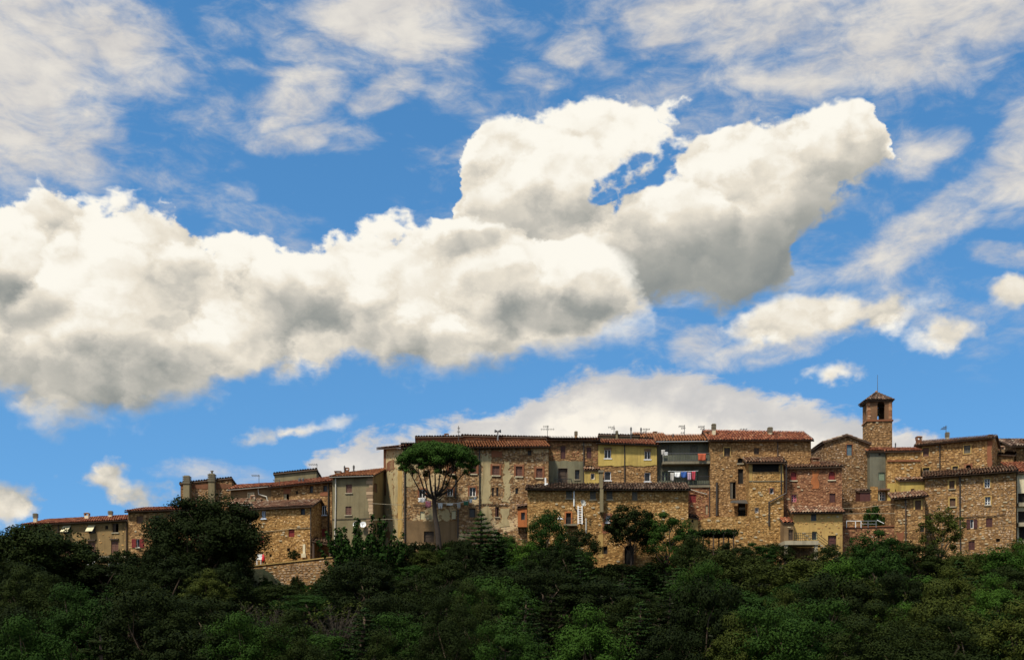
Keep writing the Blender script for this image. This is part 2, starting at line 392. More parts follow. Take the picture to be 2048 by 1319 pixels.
leafmat('leaf_bright', (0.029, 0.065, 0.008))
leafmat('leaf_olive', (0.030, 0.040, 0.007))
leafmat('leaf_blue', (0.017, 0.036, 0.008))
leafmat('leaf_pine', (.032, .070, .010))
leafmat('leaf_vine', (0.012, 0.026, 0.005))
m = bpy.data.materials.new('ground'); nt, b = nt_of(m); co = objco(nt)
n1, n2 = nois(co, .12, 6, .6), nois(co, 2.5, 6, .65)
nt.links.new(ramp_of(nt, (S(n1.outputs[0]) * .5 + S(n2.outputs[0]) * .5).k, [(.34, (.010, .014, .005)), (.5, (.020, .026, .009)), (.62, (.045, .045, .020))]), b.inputs['Base Color'])
b.inputs['Roughness'].default_value = 1.0; bump(nt, b, n2.outputs[0], .8, .2); MATS['ground'] = m
plain('gravel', (.26, .20, .12), .95, .25, 3)

# ================================================================== mesh building
def X(px, Y): return (px - CX) / F * Y
def Zp(py, Y): return (HZ - py) / F * Y
def at(px, py, Y): return Vector((X(px, Y), Y, Zp(py, Y)))

class MB:
    def __init__(s): s.v, s.f, s.mi, s.sm = [], [], [], False
    def poly(s, pts, mi=0):
        i = len(s.v); s.v += [tuple(p) for p in pts]; s.f.append(tuple(range(i, i + len(pts)))); s.mi.append(mi); return s
    def hexa(s, p, mi=0):
        """eight corners: 0-3 one face, 4-7 the opposite one"""
        i = len(s.v); s.v += [tuple(q) for q in p]
        for q in ((3, 2, 1, 0), (4, 5, 6, 7), (0, 1, 5, 4), (1, 2, 6, 5), (2, 3, 7, 6), (3, 0, 4, 7)):
            s.f.append(tuple(i + k for k in q)); s.mi.append(mi)
        return s
    def box(s, x0, x1, y0, y1, z0, z1, mi=0):
        return s.hexa([(x0, y0, z0), (x1, y0, z0), (x1, y1, z0), (x0, y1, z0), (x0, y0, z1), (x1, y0, z1), (x1, y1, z1), (x0, y1, z1)], mi)
    def fbox(s, fc, u0, u1, z0, z1, o0, o1, mi=0):
        """box on a facade: along it, up it, and from o0 to o1 in front of it"""
        P = fc.pt
        return s.hexa([P(u0, z0, o1), P(u1, z0, o1), P(u1, z0, o0), P(u0, z0, o0), P(u0, z1, o1), P(u1, z1, o1), P(u1, z1, o0), P(u0, z1, o0)], mi)
    def bar(s, p, q, w, h=None, mi=0):
        p, q = Vector(p), Vector(q); d = (q - p).normalized(); h = h or w
        a = d.cross(Vector((0, 0, 1)))
        if a.length < 1e-3: a = Vector((1, 0, 0))
        a.normalize(); c = a.cross(d); a = a * (w / 2); c = c * (h / 2)
        return s.hexa([p - a - c, p + a - c, p + a + c, p - a + c, q - a - c, q + a - c, q + a + c, q - a + c], mi)
    def tube(s, pts, rad, n=6, mi=0, caps=True):
        pts = [Vector(p) for p in pts]
        if not hasattr(rad, '__len__'): rad = [rad] * len(pts)
        rings = []
        for i, p in enumerate(pts):
            d = (pts[min(i + 1, len(pts) - 1)] - pts[max(i - 1, 0)]).normalized()
            a = d.cross(Vector((.13, .31, .94)))
            if a.length < 1e-3: a = d.cross(Vector((1, 0, 0)))
            a.normalize(); c = d.cross(a); i0 = len(s.v); rings.append(i0)
            for k in range(n):
                t = 2 * math.pi * k / n; s.v.append(tuple(p + (a * math.cos(t) + c * math.sin(t)) * rad[i]))
        for r0, r1 in zip(rings, rings[1:]):
            for k in range(n):
                s.f.append((r0 + k, r0 + (k + 1) % n, r1 + (k + 1) % n, r1 + k)); s.mi.append(mi)
        if caps:
            s.f.append(tuple(rings[0] + k for k in reversed(range(n)))); s.mi.append(mi)
            s.f.append(tuple(rings[-1] + k for k in range(n))); s.mi.append(mi)
        return s
    def cyl(s, x, y, z0, z1, r, n=10, mi=0): return s.tube([(x, y, z0), (x, y, z1)], r, n, mi)
    def mesh(s, name, mats, O=(0, 0, 0)):
        me = bpy.data.meshes.new(name)
        ox, oy, oz = O
        me.from_pydata([(x - ox, y - oy, z - oz) for x, y, z in s.v], [], s.f)
        for q in (mats if isinstance(mats, (list, tuple)) else [mats]): me.materials.append(MATS[q])
        if any(s.mi): me.polygons.foreach_set('material_index', s.mi)
        if s.sm: me.polygons.foreach_set('use_smooth', [True] * len(s.f))
        me.update(); return me
    def build(s, name, mats, parent=None, O=None, kind=None):
        """parts share the origin O of their thing; a top-level mesh gets its own at the given O"""
        if O is None: O = parent['_O'] if parent else (0, 0, 0)
        ob = bpy.data.objects.new(name, s.mesh(name, mats, O)); COL.objects.link(ob)
        if parent: ob.parent = parent; ORI[ob.name] = O
        else: ob.location = O
        if kind: ob['kind'] = kind
        return ob
ORI = {}
def thing(name, label, cat, O, group=None):
    e = bpy.data.objects.new(name, None); COL.objects.link(e); e.location = O; e.empty_display_size = .3
    e['label'] = label; e['category'] = cat
    if group: e['group'] = group
    ORI[e.name] = tuple(O); return e
def put(mb, name, mats, parent, kind=None):
    return mb.build(name, mats, parent, ORI[parent.name], kind)
def lone(mb, name, mats, label, cat, O, group=None):
    o = mb.build(name, mats, None, O); o['label'] = label; o['category'] = cat
    if group: o['group'] = group
    return o

# ================================================================== facades
class Fc:
    def __init__(s, A, B):
        """A and B: (x, y) ground points, left to right as seen from outside"""
        s.a = Vector(A); s.b = Vector(B); d = s.b - s.a; s.L = d.length; s.t = d / s.L; s.n = Vector((s.t.y, -s.t.x))
    def u(s, px):
        k = (px - CX) / F
        return (k * s.a.y - s.a.x) / (s.t.x - k * s.t.y)
    def z(s, py, u): return (HZ - py) / F * (s.a.y + u * s.t.y)
    def pt(s, u, z, o=0.0): return Vector((s.a.x + s.t.x * u + s.n.x * o, s.a.y + s.t.y * u + s.n.y * o, z))
    def uz(s, px, py):
        u = s.u(px); return u, s.z(py, u)
def pline(pts, u):
    if u <= pts[0][0]: return pts[0][1]
    for (a, za), (b, zb) in zip(pts, pts[1:]):
        if u <= b: return za + (zb - za) * (u - a) / max(1e-6, b - a)
    return pts[-1][1]

def wall_face(mb, fc, top, zb, holes=(), rev=.26, mi=0):
    """wall skin with real openings: strips between the jambs, then the reveals. holes: (u0,u1,z0,z1,arch)"""
    us = sorted({0.0, fc.L} | {p[0] for p in top if 0 < p[0] < fc.L} | {h[0] for h in holes} | {h[1] for h in holes})
    P = fc.pt
    if not isinstance(zb, list): zb = [(0, zb), (fc.L, zb)]
    us = sorted(set(us) | {p[0] for p in zb if 0 < p[0] < fc.L})
    for a, b in zip(us, us[1:]):
        if b - a < 1e-4: continue
        m = (a + b) / 2; hs = sorted([h for h in holes if h[0] < m < h[1]], key=lambda h: h[2]); za, zc = pline(zb, a), pline(zb, b)
        for h in hs:
            mb.poly([P(a, za), P(b, zc), P(b, h[2]), P(a, h[2])], mi); za = zc = h[3]
        mb.poly([P(a, za), P(b, zc), P(b, pline(top, b)), P(a, pline(top, a))], mi)
    for u0, u1, z0, z1, arch in holes:
        if arch:
            r = (u1 - u0) / 2; c = (u0 + u1) / 2; zc = z1 - r; N = 8
            arc = [(c - r * math.cos(math.pi * k / N), zc + r * math.sin(math.pi * k / N)) for k in range(N + 1)]
            for (a, za), (b, zb2) in zip(arc, arc[1:]):
                mb.poly([P(a, za), P(b, zb2), P(b, z1), P(a, z1)], mi)
                mb.poly([P(a, za), P(a, za, -rev), P(b, zb2, -rev), P(b, zb2)], mi)
            zt = zc
        else:
            zt = z1; mb.poly([P(u0, z1), P(u0, z1, -rev), P(u1, z1, -rev), P(u1, z1)], mi)
        mb.poly([P(u0, z0), P(u0, z0, -rev), P(u0, zt, -rev), P(u0, zt)], mi)
        mb.poly([P(u1, z0), P(u1, zt), P(u1, zt, -rev), P(u1, z0, -rev)], mi)
        mb.poly([P(u0, z0), P(u1, z0), P(u1, z0, -rev), P(u0, z0, -rev)], mi)

STONE_SHAPES = []
def stone_outline(rng, n=7):
    pts = []
    for k in range(n):
        t = 2 * math.pi * (k + rng.uniform(-.25, .25)) / n
        c, s = math.cos(t), math.sin(t)
        q = (abs(c) ** 3.2 + abs(s) ** 3.2) ** (-1 / 3.2) * rng.uniform(.84, 1.0)
        pts.append((c * q, s * q))
    return pts
def stone_into(mb, fc, u, z, w, h, o, rng, n=6):
    i = len(mb.v); out = stone_outline(rng, n); rot = rng.uniform(-.10, .10); P = fc.pt
    for a, b in out: mb.v.append(tuple(P(u + a * w / 2, z + b * h / 2 + a * rot * w / 2, -.01)))
    for a, b in out: mb.v.append(tuple(P(u + a * w / 2 * .84, z + b * h / 2 * .80 + a * rot * w / 2, o * rng.uniform(.8, 1.15))))
    for k in range(n): mb.f.append((i + k, i + (k + 1) % n, i + n + (k + 1) % n, i + n + k)); mb.mi.append(0)
    mb.f.append(tuple(i + n + k for k in range(n))); mb.mi.append(0)
def masonry(parent, fc, top, zb, avoid, matname, seed, cover=.62, size=1.0, big=22, palemat='stone_pale', zone=None):
    rng = random.Random(seed); mb = MB(); z = zb; off = Vector((seed * 3.1, seed * 1.7, 0))
    zmax = max(p[1] for p in top); bigs = []
    def free(u, zz, w, h):
        if zz + h / 2 > pline(top, u) - .10 or u - w / 2 < .02 or u + w / 2 > fc.L - .02: return False
        for a in avoid:
            if a[0] - .04 < u + w / 2 and a[1] + .04 > u - w / 2 and a[2] - .04 < zz + h / 2 and a[3] + .04 > zz - h / 2: return False
        return True
    area = fc.L * (zmax - zb)
    tries = 0
    while len(bigs) < big and tries < big * 6:                     # the few big pale stones one can point at
        tries += 1; w, h = rng.uniform(.24, .44), rng.uniform(.13, .22); u, zz = rng.uniform(.3, fc.L - .3), rng.uniform(zb, zmax)
        nz = mnoise.noise(Vector((u * .35, zz * .35, 9)) + off)
        if nz < -.05 or (zone and not zone(u, zz)): continue
        if not free(u, zz, w, h) or any(abs(u - q[0]) < (w + q[2]) / 2 and abs(zz - q[1]) < (h + q[3]) / 2 for q in bigs): continue
        bigs.append((u, zz, w, h))
    while z < zmax:
        h = rng.uniform(.11, .28) * size; u = rng.uniform(-.1, .1)
        while u < fc.L:
            w = (rng.uniform(.14, .30) if rng.random() < .6 else rng.uniform(.28, .52)) * size; uc = u + w / 2; zc = z + h / 2 + .09 * mnoise.noise(Vector((uc * .8, z, 3))) + rng.uniform(-.03, .03)
            nz = .5 + .5 * mnoise.noise(Vector((uc * .45, zc * .45, 0)) + off)
            if rng.random() < cover * (.45 + 1.1 * nz) and free(uc, zc, w, h) and (not zone or zone(uc, zc)) and \
               not any(abs(uc - q[0]) < (w + q[2]) / 2 and abs(zc - q[1]) < (h + q[3]) / 2 for q in bigs):
                stone_into(mb, fc, uc, zc, w * rng.uniform(.85, 1.0), h * rng.uniform(.75, 1.0), rng.uniform(.012, .045), rng)
            u += w + rng.uniform(.01, .05)
        z += h + rng.uniform(.0, .03)
    if mb.v: put(mb, 'masonry', matname, parent, 'stuff')
    O = Vector(ORI[parent.name])
    if not STONE_SHAPES:
        r2 = random.Random(5); f0 = Fc((0, 0), (1, 0))
        for k in range(6):
            q = MB(); stone_into(q, f0, 0, 0, 1, 1, .05, r2, 8); STONE_SHAPES.append(q)
    ang = math.atan2(fc.t.y, fc.t.x)
    for k, (u, zz, w, h) in enumerate(bigs):
        key = (k % 6, palemat)
        if key not in STONE_MESH: STONE_MESH[key] = STONE_SHAPES[k % 6].mesh('stone', palemat)
        o = bpy.data.objects.new('stone', STONE_MESH[key]); COL.objects.link(o); o.parent = parent
        o.location = fc.pt(u, zz) - O; o.rotation_euler = (0, rng.uniform(-.08, .08), ang); o.scale = (w, 1, h)
STONE_MESH = {}

def patch(parent, fc, px0, py0, px1, py1, matname, name='plaster_patch', o=.03, jag=.10, seed=1, holes=()):
    """an irregular coat of render or an area of brick, a real layer on the wall; returns the area it covers"""
    rng = random.Random(seed + int(px0)); u0, z1 = fc.uz(px0, py0); u1, z0 = fc.uz(px1, py1); mb = MB(); ring = []
    hs = [h for h in holes if h[0] < u1 and h[1] > u0 and h[2] < z1 and h[3] > z0]
    if hs:                                                   # a coat round openings: strips, with a ragged lower and upper edge
        g = Fc(fc.pt(u0, 0, o).xy, fc.pt(u1, 0, o).xy); n = max(3, int((u1 - u0) / .3))
        rag = lambda z, j: [((u1 - u0) * k / n, z + rng.uniform(-j, j)) for k in range(n + 1)]
        e = .012
        wall_face(mb, g, rag(z1, jag * .5), rag(z0, jag), [(max(.02, h[0] - u0 - e), min(u1 - u0 - .02, h[1] - u0 + e), h[2] - e, h[3] + e, None) for h in hs], o + .01)
        put(mb, name, matname, parent)
        return (u0, u1, z0 + jag, z1 - jag * .5)
    for (a, b), (c, d) in (((u0, z0), (u1, z0)), ((u1, z0), (u1, z1)), ((u1, z1), (u0, z1)), ((u0, z1), (u0, z0))):
        n = max(2, int(math.hypot(c - a, d - b) / .28))
        for k in range(n): ring.append((a + (c - a) * k / n + rng.uniform(-jag, jag), b + (d - b) * k / n + rng.uniform(-jag, jag)))
    i = len(ring); P = fc.pt
    mb.v = [tuple(P(a, b, 0)) for a, b in ring] + [tuple(P(a, b, o)) for a, b in ring]
    mb.f = [(k, (k + 1) % i, i + (k + 1) % i, i + k) for k in range(i)] + [tuple(range(i, 2 * i))]; mb.mi = [0] * len(mb.f)
    put(mb, name, matname, parent)
    return (u0 + jag * .6, u1 - jag * .6, z0 + jag * .6, z1 - jag * .6)

# ------------------------------------------------------------------ roofs
def tiles(mb, e0, e1, r1, r0, rng, w=.25, l=.44, lift=.02):
    """half-round clay tiles laid in columns from the eave e0-e1 up to the ridge r0-r1"""
    e0, e1, r1, r0 = (Vector(q) for q in (e0, e1, r1, r0)); Lh = max((e1 - e0).length, (r1 - r0).length); Ls = ((r0 - e0).length + (r1 - e1).length) / 2
    nc, nr = max(2, int(Lh / w)), max(1, int(Ls / l))
    up = (e1 - e0).cross(r0 - e0)
    if up.z < 0: up = -up
    up.normalize()
    def p(s, t): return (e0.lerp(e1, s)).lerp(r0.lerp(r1, s), t)
    for i in range(nc):
        s0, s1 = i / nc, (i + 1) / nc
        for j in range(nr):
            t0, t1 = j / nr, min(1.0, (j + 1.16) / nr); dz = rng.uniform(-.008, .014); sk = rng.uniform(-.06, .06) / nc
            i0 = len(mb.v)
            for t, k, zz in ((t0, 1.0, .035), (t1, .84, .0)):
                for a in (0, 55, 90, 125, 180):
                    ca, sa = math.cos(math.radians(a)), math.sin(math.radians(a))
                    s = (s0 + s1) / 2 - ca * k * (s1 - s0) * .52 + sk
                    mb.v.append(tuple(p(s, t) + up * (sa * w * .46 * k + zz + dz + lift)))
            for q in range(4): mb.f.append((i0 + q, i0 + q + 1, i0 + 6 + q, i0 + 5 + q)); mb.mi.append(0)
def slab(mb, e0, e1, r1, r0, th=.10):
    up = (Vector(e1) - Vector(e0)).cross(Vector(r0) - Vector(e0))
    if up.z < 0: up = -up
    up.normalize(); d = up * th
    q = [Vector(k) for k in (e0, e1, r1, r0)]
    mb.hexa([k - d for k in q] + q)
def roof(parent, planes, mat='tile_old', seed=1, tiled=None, extra=None):
    """planes: lists of four corners (eave left, eave right, ridge right, ridge left)"""
    mb = MB()
    for p in planes: slab(mb, *p)
    r = put(mb, 'roof', 'soffit', parent)
    tm = MB(); rng = random.Random(seed)
    for k, p in enumerate(planes):
        if tiled is None or k in tiled: tiles(tm, *p, rng)
    if extra: extra(tm)
    put(tm, 'roof_tiles', mat, r, 'stuff')
    return r

# ------------------------------------------------------------------ openings
def window(parent, fc, spec):
    """spec: (kind, px0, py0, px1, py1, options) -> builds frame shutters, sill"""
    kind, u0, u1, z0, z1, op = spec; w, h = u1 - u0, z1 - z0; mat = op.get('m', 'wood_brown'); arch = op.get('arch'); c = (u0 + u1) / 2
    fm = op.get('f', {'white': 'white_paint', 'open': 'white_paint', 'dark': 'wood_dark'}.get(kind, 'wood_dark')); b = .055
    fr = MB(); d0, d1 = -.20, -.13
    fr.fbox(fc, u0, u0 + b, z0, z1, d0, d1).fbox(fc, u1 - b, u1, z0, z1, d0, d1)
    fr.fbox(fc, u0 + b, u1 - b, z0, z0 + b, d0, d1).fbox(fc, u0 + b, u1 - b, z1 - b, z1, d0, d1)
    glass_or_dark = kind in ('white', 'dark', 'open', 'awn', 'grid', 'hole')
    if kind in ('white', 'open', 'grid') and w > .35: fr.fbox(fc, c - .035, c + .035, z0 + b, z1 - b, d0, d1 + .004)
    if kind == 'grid':
        for q in (.36, .68): fr.fbox(fc, u0 + b, u1 - b, z0 + h * q - .02, z0 + h * q + .02, d0, d1 + .002)
    name = op.get('name', 'window')
    f = put(fr, name, fm, parent)
    if glass_or_dark:
        gm = 'gloom' if kind == 'hole' else op.get('g', 'glass'); cuts = [u0, c, u1] if kind in ('white', 'open', 'grid') else [u0, u1]  # holes, loggia and recesses: a dark sheet paints the shade inside
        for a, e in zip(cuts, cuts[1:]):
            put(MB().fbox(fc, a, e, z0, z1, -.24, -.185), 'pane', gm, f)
    def leaf(a, e, o0=-.12, o1=-.07, face=fc, zl=z0, zh=z1):
        mb = MB(); mb.fbox(face, a, e, zl, zh, o0, o0 + .02)
        g = .05
        mb.fbox(face, a, a + g, zl, zh, o0 + .02, o1).fbox(face, e - g, e, zl, zh, o0 + .02, o1)
        mb.fbox(face, a + g, e - g, zl, zl + g, o0 + .02, o1).fbox(face, a + g, e - g, zh - g, zh, o0 + .02, o1)
        n = max(3, int((zh - zl) / .13))
        for k in range(1, n):
            zz = zl + (zh - zl) * k / n; mb.fbox(face, a + g, e - g, zz - .03, zz + .03, o0 + .02, o1 - .012)
        put(mb, 'shutter', mat, f)
    if kind == 'shut':
        leaf(u0, c - .006); leaf(c + .006, u1)
    elif kind == 'panel':                                   # one closed board or lowered blind
        mb = MB(); mb.fbox(fc, u0 + .02, u1 - .02, z0 + .02, z1 - .02, -.14, -.09)
        for k in range(1, 7): mb.fbox(fc, u0 + .02, u1 - .02, z0 + h * k / 7 - .012, z0 + h * k / 7 + .012, -.09, -.08)
        put(mb, op.get('part', 'blind'), mat, f)
    elif kind == 'open':
        sw = op.get('sw', w * .62); leaf(u0 - sw, u0 - .02, .02, .07); leaf(u1 + .02, u1 + sw, .02, .07)
    elif kind == 'half':                                    # one leaf shut, one open to the room
        leaf(u0, c - .006)
    elif kind == 'awn':                                     # roller blind pushed out at the bottom
        P = fc.pt; k = h * .80; o = .55
        a = [P(u0, z1, .02), P(u1, z1, .02), P(u1, z1 - k, o), P(u0, z1 - k, o)]
        nn = Vector((0, 0, 1)) * .03
        put(MB().hexa(a + [q + nn for q in a]), 'blind', mat, f)
        for uu in (u0 + .02, u1 - .02): put(MB().bar(P(uu, z0 + .15, .0), P(uu, z1 - k, o), .025), 'blind_arm', 'iron', f)
    elif kind == 'door':
        mb = MB(); mb.fbox(fc, u0 + b, u1 - b, z0, z1 - b, -.19, -.15)
        for q0, q1 in ((.06, .46), (.52, .94)): mb.fbox(fc, u0 + w * .22, u1 - w * .22, z0 + h * q0, z0 + h * q1, -.15, -.13)
        put(mb, 'door_or_dark_sheet', mat, f)
    if op.get('sill'):
        put(MB().fbox(fc, u0 - .08, u1 + .08, z0 - .09, z0 - .004, -.05, .09), 'sill', op['sill'], f)
    if op.get('sur'):
        k = op.get('sk', .15); s = MB(); o = .045
        s.fbox(fc, u0 - k, u0 - .003, z0 - (k if op.get('sb') else 0), z1 + k, -.02, o).fbox(fc, u1 + .003, u1 + k, z0 - (k if op.get('sb') else 0), z1 + k, -.02, o)
        if not arch: s.fbox(fc, u0 - .003, u1 + .003, z1 + .003, z1 + k, -.02, o + .004)
        if op.get('sb'): s.fbox(fc, u0 - .003, u1 + .003, z0 - k, z0 - .003, -.02, o + .004)
        if arch:
            r = w / 2; zc = z1 - r
            for q in range(8):
                t0, t1 = math.pi * q / 8, math.pi * (q + 1) / 8
                a = [(c - R * math.cos(t), zc + R * math.sin(t)) for R, t in ((r + .003, t0), (r + .003, t1), (r + k, t1), (r + k, t0))]
                s.hexa([fc.pt(x, zz, o + .006) for x, zz in a] + [fc.pt(x, zz, -.02) for x, zz in a])
        put(s, 'surround', op['sur'], f)
    return f

def downpipe(parent, pts, mat='pipe_brown', r=.055, name='drainpipe'):
    return put(MB().tube(pts, r, 6), name, mat, parent)
def fpipe(parent, fc, pix, mat='pipe_brown', r=.055, o=.10, name='drainpipe'):
    return downpipe(parent, [fc.pt(*fc.uz(*p), o) for p in pix], mat, r, name)
def gutter(parent, fc, za, zb_, o, u0=None, u1=None, mat='pipe_brown'):
    u0 = -.15 if u0 is None else u0; u1 = fc.L + .15 if u1 is None else u1; mb = MB(); n = 5; r = .075
    for t in range(n):
        a0, a1 = math.pi + math.pi * t / n, math.pi + math.pi * (t + 1) / n
        q = [fc.pt(u, z + math.sin(a) * k, o + math.cos(a) * k) for (u, z), a, k in
             (((u0, za), a0, r), ((u1, zb_), a0, r), ((u1, zb_), a1, r), ((u0, za), a1, r),
              ((u0, za), a0, r - .015), ((u1, zb_), a0, r - .015), ((u1, zb_), a1, r - .015), ((u0, za), a1, r - .015))]
        mb.hexa(q)
    put(mb, 'gutter', mat, parent)

def chimney(parent, px, py0, py1, Y, wpx=9, kind='stack', mat='plaster_grey', deep=.9):
    """px centre column, py0 top row, py1 row where it leaves the roof"""
    x, z1, z0 = X(px, Y), Zp(py0, Y), Zp(py1, Y) - deep; w = wpx / F * Y / 2; h = z1 - z0 - deep; mb = MB(); cap = MB(); cm = mat
    if kind == 'pipe':
        mb.cyl(x, Y, z0, z1 - .25, w); cap.cyl(x, Y, z1 - .25, z1 - .02, w * 1.35).tube([(x, Y, z1 - .02), (x, Y, z1 + .10)], [w * 1.5, w * .2], 10); cm = 'steel_dark'; mat = 'steel_dark' if mat == 'plaster_grey' else mat
    elif kind == 'ribbed':                                   # concrete cowl of stacked rings
        k = min(.95, h * .55); mb.box(x - w * .82, x + w * .82, Y - w * .82, Y + w * .82, z0, z1 - k)
        n = 4
        for q in range(n):
            a = z1 - k + k * q / n; cap.box(x - w * 1.12, x + w * 1.12, Y - w * 1.12, Y + w * 1.12, a + .003, a + k / n * .55)
            cap.box(x - w * .8, x + w * .8, Y - w * .8, Y + w * .8, a + k / n * .55, a + k / n + .002)
        cm = 'concrete_dark'
    else:                                                    # brick stack with a little tiled lid on corner posts
        k = min(.55, h * .5); mb.box(x - w, x + w, Y - w, Y + w, z0, z1 - k)
        for sx in (-1, 1):
            for sy in (-1, 1): cap.box(x + sx * w * .95 - .06, x + sx * w * .95 + .06, Y + sy * w * .8 - .06, Y + sy * w * .8 + .06, z1 - k + .002, z1 - k * .42)
        cap.box(x - w * 1.25, x + w * 1.25, Y - w * 1.25, Y + w * 1.25, z1 - k * .42, z1 - k * .25)
        t = z1 - k * .25 + .002; v = [(x - w * 1.3, Y - w * 1.3, t), (x + w * 1.3, Y - w * 1.3, t), (x + w * 1.3, Y + w * 1.3, t), (x - w * 1.3, Y + w * 1.3, t)]
        a, b2 = (x - w * .6, Y, z1), (x + w * .6, Y, z1)
        cap.poly([v[0], v[1], b2, a]).poly([v[2], v[3], a, b2]).poly([v[1], v[2], b2]).poly([v[3], v[0], a]).poly([v[3], v[2], v[1], v[0]])
        cm = 'tile_old'
    c = put(mb, 'chimney', mat, parent); put(cap, 'chimney_cap', cm, c)
    return c

# ------------------------------------------------------------------ a whole house from its front line
class House: pass
def house(name, label, A, B, eave, zb, depth, roofk, wall, stone=None, wins=(), ridge=None, apex=None, tile='tile_old', over=.38, side=.22,
          seed=1, cover=.62, big=22, patches=(), size=.80, rightwins=(), stone_r=False, stone_l=False, rf=.5, zvis=None, tiled=None, palemat='stone_pale', extra_roof=None, parent=None, wallname='wall', cat='house'):
    H = House(); a = Vector((X(A[0], A[1]), A[1])); b = Vector((X(B[0], B[1]), B[1])); f = Fc(a, b); back = -f.n * depth
    R, K, L = Fc(b, b + back), Fc(b + back, a + back), Fc(a + back, a)
    zA, zB = Zp(eave[0], A[1]), Zp(eave[1], B[1]); O = ((a.x + b.x) / 2, (a.y + b.y) / 2, zb)
    root = parent or thing(name, label, cat, O); H.root, H.f, H.R, H.L, H.zA, H.zB = root, f, R, L, zA, zB
    def hole(fc, s):
        kind, x0, y0, x1, y1 = s[:5]; op = s[5] if len(s) > 5 else {}
        u0, u1 = fc.u(x0), fc.u(x1); m = (u0 + u1) / 2
        return (kind, min(u0, u1), max(u0, u1), fc.z(y1, m), fc.z(y0, m), op)
    ws = [hole(f, s) for s in wins]; wr = [hole(R, s) for s in rightwins]
    ftop = [(0, zA), (f.L, zB)]; rtop, ltop, ktop = [(0, zB), (depth, zB)], [(0, zA), (depth, zA)], [(0, zB), (f.L, zA)]
    P = f.pt; planes = []; o = over
    if roofk == 'eaves':
        d = depth * rf; yA, yB = (a + back * rf).y, (b + back * rf).y; rA, rB = Zp(ridge[0], yA), Zp(ridge[1], yB)
        sl = (rA - zA) / d; slB = (rB - zB) / d; zka, zkb = rA - sl * (depth - d), rB - slB * (depth - d)
        rtop = [(0, zB), (d, rB), (depth, zkb)]; ltop = [(0, zka), (depth - d, rA), (depth, zA)]; ktop = [(0, zkb), (f.L, zka)]
        lf = .10
        planes = [(P(-side, zA - sl * o + lf, o), P(f.L + side, zB - slB * o + lf, o), P(f.L + side, rB + lf, -d), P(-side, rA + lf, -d)),
                  (P(f.L + side, zkb - slB * o + lf, -depth - o), P(-side, zka - sl * o + lf, -depth - o), P(-side, rA + lf, -d), P(f.L + side, rB + lf, -d))]
        H.eo = (zA - sl * o + lf, zB - slB * o + lf)
    elif roofk in ('mono', 'drop'):
        yA, yB = (a + back).y, (b + back).y
        rA, rB = (Zp(ridge[0], yA), Zp(ridge[1], yB)) if ridge else (zA - depth * .30, zB - depth * .30)
        sl, slB = (rA - zA) / depth, (rB - zB) / depth; lf = .10
        rtop = [(0, zB), (depth, rB)]; ltop = [(0, rA), (depth, zA)]; ktop = [(0, rB), (f.L, rA)]
        planes = [(P(-side, zA - sl * o + lf, o), P(f.L + side, zB - slB * o + lf, o), P(f.L + side, rB + lf, -depth), P(-side, rA + lf, -depth))]
        H.eo = (zA - sl * o + lf, zB - slB * o + lf)
    elif roofk == 'gable':
        uc, zc = f.uz(*apex); ftop = [(0, zA), (uc, zc), (f.L, zB)]; ktop = [(0, zB), (f.L - uc, zc), (f.L, zA)]; lf = .10
        s1, s2 = (zc - zA) / uc, (zc - zB) / (f.L - uc)
        planes = [(P(-side, zA - s1 * side + lf, -depth - .2), P(-side, zA - s1 * side + lf, o), P(uc, zc + lf, o), P(uc, zc + lf, -depth - .2)),
                  (P(f.L + side, zB - s2 * side + lf, o), P(f.L + side, zB - s2 * side + lf, -depth - .2), P(uc, zc + lf, -depth - .2), P(uc, zc + lf, o))]
    mb = MB()
    wall_face(mb, f, ftop, zb, [(q[1], q[2], q[3], q[4], q[5].get('arch')) for q in ws])
    wall_face(mb, R, rtop, zb, [(q[1], q[2], q[3], q[4], q[5].get('arch')) for q in wr])
    wall_face(mb, K, ktop, zb); wall_face(mb, L, ltop, zb)
    H.wall = put(mb, wallname, wall, root)
    if planes: H.roof = roof(root, planes, tile, seed, tiled if tiled is not None else [0] + ([1] if roofk == 'gable' else []), extra_roof)
    for q in ws: window(root, f, q)
    for q in wr: window(root, R, q)
    avoid = []
    for q in ws:
        e = q[5].get('sk', .15) if q[5].get('sur') else 0.0
        s = q[5].get('sw', (q[2] - q[1]) * .62) if q[0] == 'open' else 0.0
        avoid.append((q[1] - e - s, q[2] + e + s, q[3] - e - .05, q[4] + e))
    for k, p in enumerate(patches): avoid.append(patch(root, f, *p[:5], seed=seed + k, holes=[q[1:5] for q in ws], **(p[5] if len(p) > 5 else {})))
    zs = zb if zvis is None else zvis
    if stone:
        masonry(root, f, ftop, zs, avoid, stone, seed, cover, size, int(big * .7), palemat)
        if stone_r: masonry(root, R, rtop, zs, [(q[1], q[2], q[3], q[4]) for q in wr], stone, seed + 50, cover, size, 4, palemat)
        if stone_l: masonry(root, L, ltop, zs, [], stone, seed + 60, cover, size, 4, palemat)
    return H

